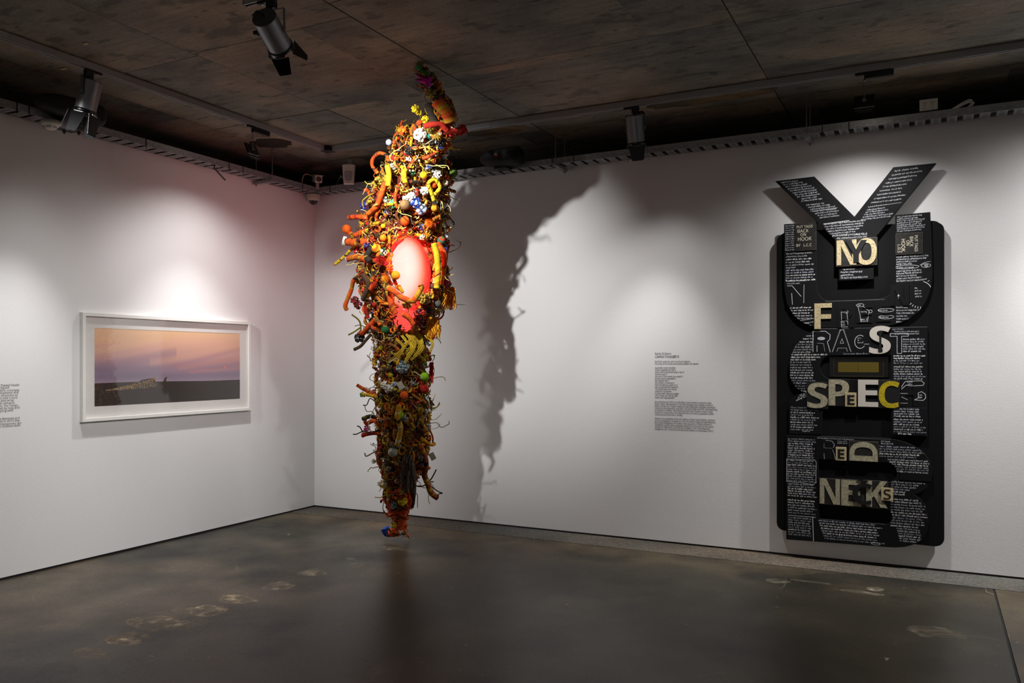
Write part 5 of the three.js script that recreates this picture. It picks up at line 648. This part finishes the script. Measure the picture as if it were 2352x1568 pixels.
['c',[[2.712,3.256,1.930],[2.739,3.211,1.889],[2.746,3.178,1.844],[2.745,3.147,1.814]],0.0441,'or,mu'],
['c',[[2.622,3.264,1.886],[2.632,3.196,1.865],[2.647,3.131,1.843]],0.0305,'dk,br'],
['c',[[2.758,3.257,1.819],[2.763,3.198,1.793],[2.722,3.149,1.794]],0.0170,'ol,dk'],
['c',[[2.665,3.435,2.075],[2.690,3.418,2.061],[2.719,3.396,2.042],[2.717,3.369,2.040]],0.0102,'gr,gr'],
['s',[[2.375,2.611,1.397],[2.402,2.642,1.336],[2.410,2.680,1.286]],0.0054,'dg'],
['s',[[2.363,2.583,1.378],[2.389,2.602,1.283],[2.404,2.568,1.194],[2.394,2.541,1.196],[2.360,2.522,1.255]],0.0054,'dg'],
['s',[[2.367,2.595,1.402],[2.384,2.590,1.319],[2.382,2.630,1.240]],0.0054,'dg'],
['s',[[2.363,2.565,1.384],[2.387,2.558,1.311],[2.383,2.534,1.255]],0.0054,'dg'],
['c',[[2.350,2.397,1.345],[2.377,2.312,1.296],[2.362,2.198,1.284],[2.348,2.081,1.299]],0.0237,'or,mu'],
['c',[[2.384,2.376,1.448],[2.394,2.281,1.421],[2.389,2.153,1.402],[2.376,2.049,1.400]],0.0237,'ye,mu'],
['s',[[2.363,2.252,1.248],[2.360,2.339,1.218],[2.363,2.411,1.183]],0.0054,'rd'],
['s',[[2.354,2.223,1.309],[2.373,2.197,1.226],[2.373,2.230,1.161]],0.0054,'cr'],
['c',[[2.275,1.950,1.557],[2.307,1.995,1.547],[2.334,2.046,1.542],[2.330,2.061,1.547]],0.0204,'mu,or'],
['c',[[2.110,2.046,1.654],[2.162,2.007,1.628],[2.208,1.969,1.601],[2.247,1.950,1.572],[2.286,1.951,1.545]],0.0221,'or,mu'],
['c',[[2.081,2.025,1.604],[2.092,1.923,1.575],[2.104,1.859,1.546]],0.0237,'or,mu'],
['c',[[2.195,2.060,1.637],[2.217,2.006,1.613]],0.0136,'ye,or'],
['c',[[2.003,1.162,1.352],[1.986,1.076,1.344],[1.991,0.973,1.316],[1.964,0.885,1.307],[1.947,0.843,1.300]],0.0204,'mu,cr'],
['s',[[2.154,1.239,1.068],[2.135,1.153,1.102]],0.0047,'cr'],
['s',[[2.134,1.172,1.133],[2.161,1.153,1.099],[2.137,1.181,1.105]],0.0054,'dk'],
['s',[[2.132,1.125,1.097],[2.165,1.135,1.066],[2.183,1.169,1.049]],0.0054,'ol'],
['s',[[2.151,1.534,1.159],[2.174,1.551,1.131],[2.180,1.545,1.115]],0.0054,'ol'],
['c',[[1.968,2.379,1.634],[1.934,2.333,1.630],[1.905,2.285,1.631],[1.926,2.253,1.620]],0.0237,'dk,ye'],
['c',[[1.947,2.124,1.584],[1.922,2.077,1.571],[1.884,2.056,1.565]],0.0237,'rd,or'],
['c',[[1.798,1.971,1.494],[1.772,1.905,1.471],[1.772,1.839,1.443]],0.0170,'rd,br'],
['c',[[2.149,1.859,1.516],[2.184,1.827,1.481],[2.204,1.779,1.452]],0.0204,'or,br']]) {
    const P = pts.map((p) => V(...p)), cols = cs.split(',').map((q) => COL[q]);
    if (k === 'c') wrapped(P, r, cols, 'wrapped_branch'); else if (k === 's') strand(P, Math.max(0.0035, r), cols[0], 'twig'); else if (k === 'b') ball(P[0], RIGHT, 0.035, 'orange', 'yarn_ball');
    else { const d = P[1].clone().sub(P[0]).normalize(), m = P[0].clone().lerp(P[1], 0.5), q = new THREE.Quaternion().setFromUnitVectors(UP, d), cg = new THREE.CylinderGeometry(r * 1.08, r, Math.max(0.012, P[0].distanceTo(P[1]) * 0.8), 20, 1); new MB().add(cg, C(cols[0]), M4(m, 1, q)).build('spool_end', felt); }
  }
  for (const [x, y, z, r, k] of [[1.773,2.702,1.500,0.0303,'navy'],
[1.631,1.690,1.364,0.0381,'black'],
[1.695,1.759,1.342,0.0381,'white'],
[2.713,3.138,1.603,0.0278,'red'],
[2.738,3.152,1.633,0.0184,'red'],
[2.675,3.134,1.612,0.0279,'red'],
[2.689,3.105,1.711,0.0305,'red'],
[2.505,3.081,1.817,0.0426,'white'],
[2.369,3.008,1.741,0.0342,'black'],
[2.042,0.678,1.086,0.0175,'blue'],
[2.298,2.672,1.563,0.0385,'blue'],
[2.319,2.629,1.520,0.0387,'silver'],
[2.139,2.665,1.624,0.0290,'mint'],
[1.844,0.364,1.075,0.0355,'yellow'],
[1.724,0.146,1.009,0.0253,'yellow'],
[1.747,0.096,0.984,0.0289,'pearl'],
[1.772,0.325,1.094,0.0285,'greyblue'],
[2.270,1.977,1.403,0.0428,'olivegold'],
[2.156,1.934,1.468,0.0329,'olivegold'],
[2.210,1.865,1.371,0.0432,'darkred'],
[2.182,1.800,1.359,0.0400,'darkred'],
[2.162,1.767,1.359,0.0334,'gold'],
[2.035,1.459,1.351,0.0472,'greyblue'],
[1.871,1.316,1.357,0.0307,'white'],
[1.925,1.296,1.357,0.0272,'white'],
[1.894,1.275,1.354,0.0204,'pearl'],
[1.961,1.323,1.355,0.0203,'silver'],
[1.652,0.496,1.103,0.0287,'pearl'],
[1.715,0.487,1.136,0.0284,'yellow'],
[2.528,3.235,1.907,0.0269,'yellow'],
[2.534,3.219,1.877,0.0210,'yellow'],
[2.701,3.292,1.983,0.0321,'olivegold'],
[2.721,3.274,1.964,0.0234,'black'],
[2.601,3.119,1.855,0.0360,'olivegold'],
[2.582,3.165,1.863,0.0270,'yellow'],
[2.342,3.138,1.794,0.0309,'orange'],
[2.017,2.846,1.635,0.0292,'olivegold'],
[1.948,2.828,1.596,0.0262,'gold'],
[2.460,2.872,1.519,0.0287,'white'],
[2.442,2.842,1.521,0.0256,'white'],
[2.366,2.754,1.550,0.0288,'white'],
[2.280,2.710,1.592,0.0320,'white'],
[2.032,2.314,1.602,0.0293,'greenwhite'],
[1.612,1.234,1.300,0.0210,'green'],
[1.610,0.960,1.240,0.0247,'magenta'],
[1.583,0.927,1.246,0.0177,'pearl'],
[1.623,0.685,1.171,0.0178,'pearl'],
[1.623,1.982,1.415,0.0310,'darkred'],
[1.645,1.948,1.399,0.0310,'darkred'],
[2.677,3.379,2.062,0.0173,'pearl'],
[2.716,3.342,2.032,0.0231,'silver'],
[2.671,3.440,2.083,0.0172,'green'],
[2.052,0.741,1.121,0.0278,'grey'],
[2.363,2.384,1.260,0.0200,'grey'],
[2.362,2.364,1.265,0.0233,'navy'],
[2.301,2.426,1.480,0.0195,'pearl'],
[2.012,1.056,1.287,0.0239,'grey'],
[1.847,0.447,1.110,0.0247,'yellow'],
[2.044,2.233,1.591,0.0196,'red'],
[2.076,2.200,1.579,0.0261,'orange']]) cluster(V(x, y, z), FRONT, r * 1.05, k, Math.round(10 + r * 420));
  for (const [k, x, y, z, r] of [['tassel',2.260,1.842,1.265,0.0000],
['tassel',2.349,2.075,1.173,0.0000],
['pompom_red',2.014,2.258,1.615,0.0488],
['hank',2.001,0.760,1.224,0.0000],
['scarf',2.154,1.493,1.120,0.0000],
['tag',2.082,0.731,1.000,0.0000],
['tag',2.019,1.314,1.356,0.0000],
['pompom_gold',2.043,2.119,1.589,0.0391],
['pompom_orange',2.352,2.531,1.469,0.0421],
['magenta',2.726,3.349,2.063,0.0000],
['yarnmass',2.143,1.634,1.330,0.0000],
['yarnmass',2.089,1.600,1.369,0.0000],
['pompom_silver',2.327,2.619,1.538,0.0386]]) {
    const p = V(x, y, z);
    if (k === 'tassel') fringe(p, 0.1, 0.17, ['#f0a814', '#e8960c', '#f0c030', '#d8700c'], 'tassel', 120, 'golden yarn tassel');
    else if (k === 'pompom_red') pompom(p, r, ['#c01a0c', '#a01208', '#d83214', '#7a0e08'], 'pompom', 260, 'shaggy red pompom');
    else if (k === 'pompom_gold') pompom(p, r, ['#e09a10', '#c8800c', '#f0b020'], 'pompom', 140, 'shaggy gold pompom');
    else if (k === 'pompom_orange') pompom(p, r, ['#ee7a0e', '#e0600c', '#f09a1a'], 'pompom', 200, 'shaggy orange pompom');
    else if (k === 'pompom_silver') pompom(p, r, ['#b8c8e0', '#e8ecf4', '#5a78b8', '#2a3a7a'], 'pompom', 150, 'spiky silver and blue pompom');
    else if (k === 'hank') fringe(p, 0.1, 0.3, ['#6a5a50', '#8a7a6c', '#4a3c34', '#5a4c46'], 'yarn_hank', 120, 'grey-brown hank of yarn', 0.5);
    else if (k === 'scarf') fringe(p, 0.04, 0.16, ['#b8140c', '#c8240e', '#8a1008'], 'red_fringe', 34, 'red woollen strip');
    else if (k === 'tag') part(g, 'paper_tag', new THREE.BoxGeometry(0.045, 0.06, 0.0012).rotateZ(0.5).rotateY(0.4).translate(x, y, z), mat(0xb8b0a0, 0.8), 'cream paper tag');
    else if (k === 'magenta') { const b = new MB(); for (let i = 0; i < 5; i++) { const a = [-1.4, -0.9, 0.2, 2.6, 3.0][i]; b.add(SPIKE, jit('#c8189a', 0.2), M4(p, V(0.03, 0.06 + rnd() * 0.05, 0.012), new THREE.Quaternion().setFromUnitVectors(UP, V(Math.cos(a) * 0.9, Math.sin(a), 0.3).normalize()))); } b.build('felt_flower', felt, 'magenta felt flower'); }
    else if (k === 'yarnmass') { for (let i = 0; i < 9; i++) { const a = p.clone().addScaledVector(RIGHT, (rnd() - 0.5) * 0.2).add(V(0, 0.06 + rnd() * 0.05, 0)); cord([a, a.clone().addScaledVector(RIGHT, 0.02 + rnd() * 0.04).add(V(0, -0.06, 0)).addScaledVector(FRONT, 0.02), a.clone().addScaledVector(RIGHT, (rnd() - 0.6) * 0.1).add(V(0, -0.13 - rnd() * 0.05, 0))], 0.009, ['#a88a14', '#b89a1c', '#c0a41a']); } }
  }
  // the dense covering, more of it where the body is wide
  const cum = [0]; for (let i = 1; i <= 200; i++) { const f = frame(i / 200); cum.push(cum[i - 1] + (f.r * 0.6 + 0.13) * f.c.distanceTo(ctr.getPoint((i - 1) / 200))); }
  const tAt = () => { const v = rnd() * cum[200]; let i = 1; while (cum[i] < v) i++; return (i - rnd()) / 200; };
  const spot = (k0, k1, avoid = 1.04) => { for (;;) { const t = tAt(), a = rnd() < 0.74 ? rnd() * Math.PI : Math.PI + rnd() * Math.PI, o = onBody(t, a, k0 + rnd() * (k1 - k0)); if (isFront(o.n) && o.n.dot(FRONT) > 0 && holeDist(o.p) < avoid) continue; return { ...o, t, a, z: zone(o.p.y) }; } };
  const tang = (o) => { const a = rnd() * 6.283, s = o.n.clone().cross(UP).normalize(); return s.multiplyScalar(Math.cos(a)).addScaledVector(UP.clone().addScaledVector(o.n, -o.n.y).normalize(), Math.sin(a)); };
  for (let i = 0; i < 290; i++) { // wrapped coils lying on or curling off the body
    const o = spot(0.82, 0.98), d = tang(o), L = 0.05 + rnd() * 0.09, s = o.n.clone().cross(d), r = 0.0065 + rnd() * 0.0075, lift = rnd() < 0.3 ? 0.05 + rnd() * 0.05 : 0.012, bend = (rnd() - 0.5) * 1.3;
    const pts = [-1, -0.33, 0.33, 1].map((k) => o.p.clone().addScaledVector(d, k * L * 0.55).addScaledVector(s, bend * L * 0.4 * (k * k)).addScaledVector(o.n, lift * (k + 1) * 0.5 - 0.025 * Math.abs(k * k)));
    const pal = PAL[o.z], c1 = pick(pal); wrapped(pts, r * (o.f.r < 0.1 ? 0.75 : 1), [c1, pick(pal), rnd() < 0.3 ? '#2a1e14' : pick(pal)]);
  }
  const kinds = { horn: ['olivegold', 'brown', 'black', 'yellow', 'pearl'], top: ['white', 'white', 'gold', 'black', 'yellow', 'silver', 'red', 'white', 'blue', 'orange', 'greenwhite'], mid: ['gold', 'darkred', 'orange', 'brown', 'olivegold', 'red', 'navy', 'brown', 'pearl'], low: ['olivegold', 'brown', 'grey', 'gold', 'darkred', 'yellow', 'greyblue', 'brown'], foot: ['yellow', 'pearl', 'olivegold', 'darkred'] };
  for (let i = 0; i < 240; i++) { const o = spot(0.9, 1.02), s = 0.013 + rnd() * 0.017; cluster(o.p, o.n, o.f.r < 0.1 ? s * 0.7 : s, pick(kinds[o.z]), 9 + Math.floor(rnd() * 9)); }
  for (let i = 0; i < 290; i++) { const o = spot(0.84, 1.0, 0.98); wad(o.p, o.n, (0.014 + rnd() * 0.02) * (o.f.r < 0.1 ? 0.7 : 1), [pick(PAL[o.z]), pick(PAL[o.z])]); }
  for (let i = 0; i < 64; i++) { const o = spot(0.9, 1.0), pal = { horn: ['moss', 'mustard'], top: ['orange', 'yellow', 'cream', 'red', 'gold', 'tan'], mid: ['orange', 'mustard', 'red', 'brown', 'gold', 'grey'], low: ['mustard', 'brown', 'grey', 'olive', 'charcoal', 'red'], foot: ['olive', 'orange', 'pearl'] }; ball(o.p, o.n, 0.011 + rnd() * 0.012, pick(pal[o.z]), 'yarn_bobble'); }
  for (let i = 0; i < 44; i++) { const o = spot(0.9, 1.0); pompom(o.p, 0.028 + rnd() * 0.02, [pick(PAL[o.z]), pick(PAL[o.z])], 'yarn_tuft', 70); }
  const WIRE = { horn: ['#7a6a24', '#c89a14'], top: ['#f0dc70', '#e8c82a', '#d8c898', '#5a4a30'], mid: ['#d8c46a', '#b8a850', '#7a5a20', '#3a2c1c', '#c8b890'], low: ['#b8a81c', '#a89a80', '#2a2620', '#8a7a30', '#c8bca0'], foot: ['#b8a830', '#8a5a20'] };
  for (let i = 0; i < 240; i++) { // stiff woolly strands that wander over and off the surface
    const o = spot(0.92, 1.03), n = 5 + Math.floor(rnd() * 6); let p = o.p.clone().addScaledVector(o.n, -0.02), d = tang(o).addScaledVector(o.n, 0.5 + rnd() * 0.9).normalize(); const pts = [p.clone()], step = 0.014 + rnd() * 0.018; const k = o.f.r < 0.1 ? 0.5 : 1;
    for (let j = 0; j < n; j++) { d.add(V(rnd() - 0.5, rnd() - 0.5, rnd() - 0.5).multiplyScalar(1.5)).addScaledVector(o.n, 0.1 - j * 0.03).normalize(); p = p.clone().addScaledVector(d, step * k); pts.push(p.clone()); }
    strand(pts, 0.0024 + rnd() * 0.0012, pick(WIRE[o.z]));
  }
  for (let i = 0; i < 34; i++) { const o = spot(0.95, 1.03), d = tang(o), pts = [-1, 0, 1].map((k) => o.p.clone().addScaledVector(d, k * 0.05).addScaledVector(o.n, 0.01 - 0.02 * k * k)); cord(pts, 0.0075, PAL[o.z]); }
  { // loose ends, knots and tiny beads too many to count
    const y = new MB(), bd = new MB();
    for (let i = 0; i < 2600; i++) { const o = spot(0.86, 1.01, 1.0), d = tang(o), c = jit(pick(rnd() < 0.2 ? WIRE[o.z] : PAL[o.z]), 0.5).multiplyScalar(0.75), k = 0.012 + rnd() * 0.022, s = o.n.clone().cross(d); y.sweep([o.p.clone().addScaledVector(d, -k).addScaledVector(o.n, -0.006), o.p.clone().addScaledVector(s, (rnd() - 0.5) * k).addScaledVector(o.n, 0.004 + rnd() * 0.012), o.p.clone().addScaledVector(d, k).addScaledVector(o.n, (rnd() - 0.6) * 0.02)], 0.0022 + rnd() * 0.003, 4, 4, () => c, () => 1); }
    y.build('loose_yarn', felt).userData.kind = 'stuff';
    const TINY = new THREE.SphereGeometry(1, 6, 4);
    for (let i = 0; i < 900; i++) { const o = spot(0.93, 1.03, 1.02); bd.add(TINY, jit(pick(BEADS[pick(kinds[o.z])]), 0.4), M4(o.p, 0.0035 + rnd() * 0.004)); }
    bd.build('tiny_bead', glossy).userData.kind = 'stuff';
  }
  // ring of wound yarn round the opening, lit red from inside
  for (let i = 0; i < 54; i++) { const a = i / 54 * 6.283 + rnd() * 0.1, k = 0.92 + rnd() * 0.3, [hx, hy, rx, ry] = HOLES[0], q = V(hx, hy + Math.sin(a) * ry * k, 1.3).addScaledVector(RIGHT, Math.cos(a) * rx * k); let best = null, bd = 9; for (let t = 0.3; t < 0.62; t += 0.006) for (let b = 0.1; b < 3.1; b += 0.06) { const o = onBody(t, b, 0.93), dx = o.p.clone().sub(q), e = Math.hypot(dx.dot(RIGHT), dx.y); if (e < bd) { bd = e; best = o; } } const d = V(0, 1, 0).multiplyScalar(Math.cos(a)).addScaledVector(RIGHT, -Math.sin(a)), c = pick(['#e8600c', '#d82a10', '#ee8a0e', '#e8b424', '#c81a10']); wrapped([-1, 0, 1].map((e) => best.p.clone().addScaledVector(d, e * 0.035 + (rnd() - 0.5) * 0.01).addScaledVector(best.n, -0.012 * e * e)), 0.008 + rnd() * 0.006, [c, pick(PAL.mid)], 'rim_coil'); }
}

shade(scene);
renderer.render(scene, camera);
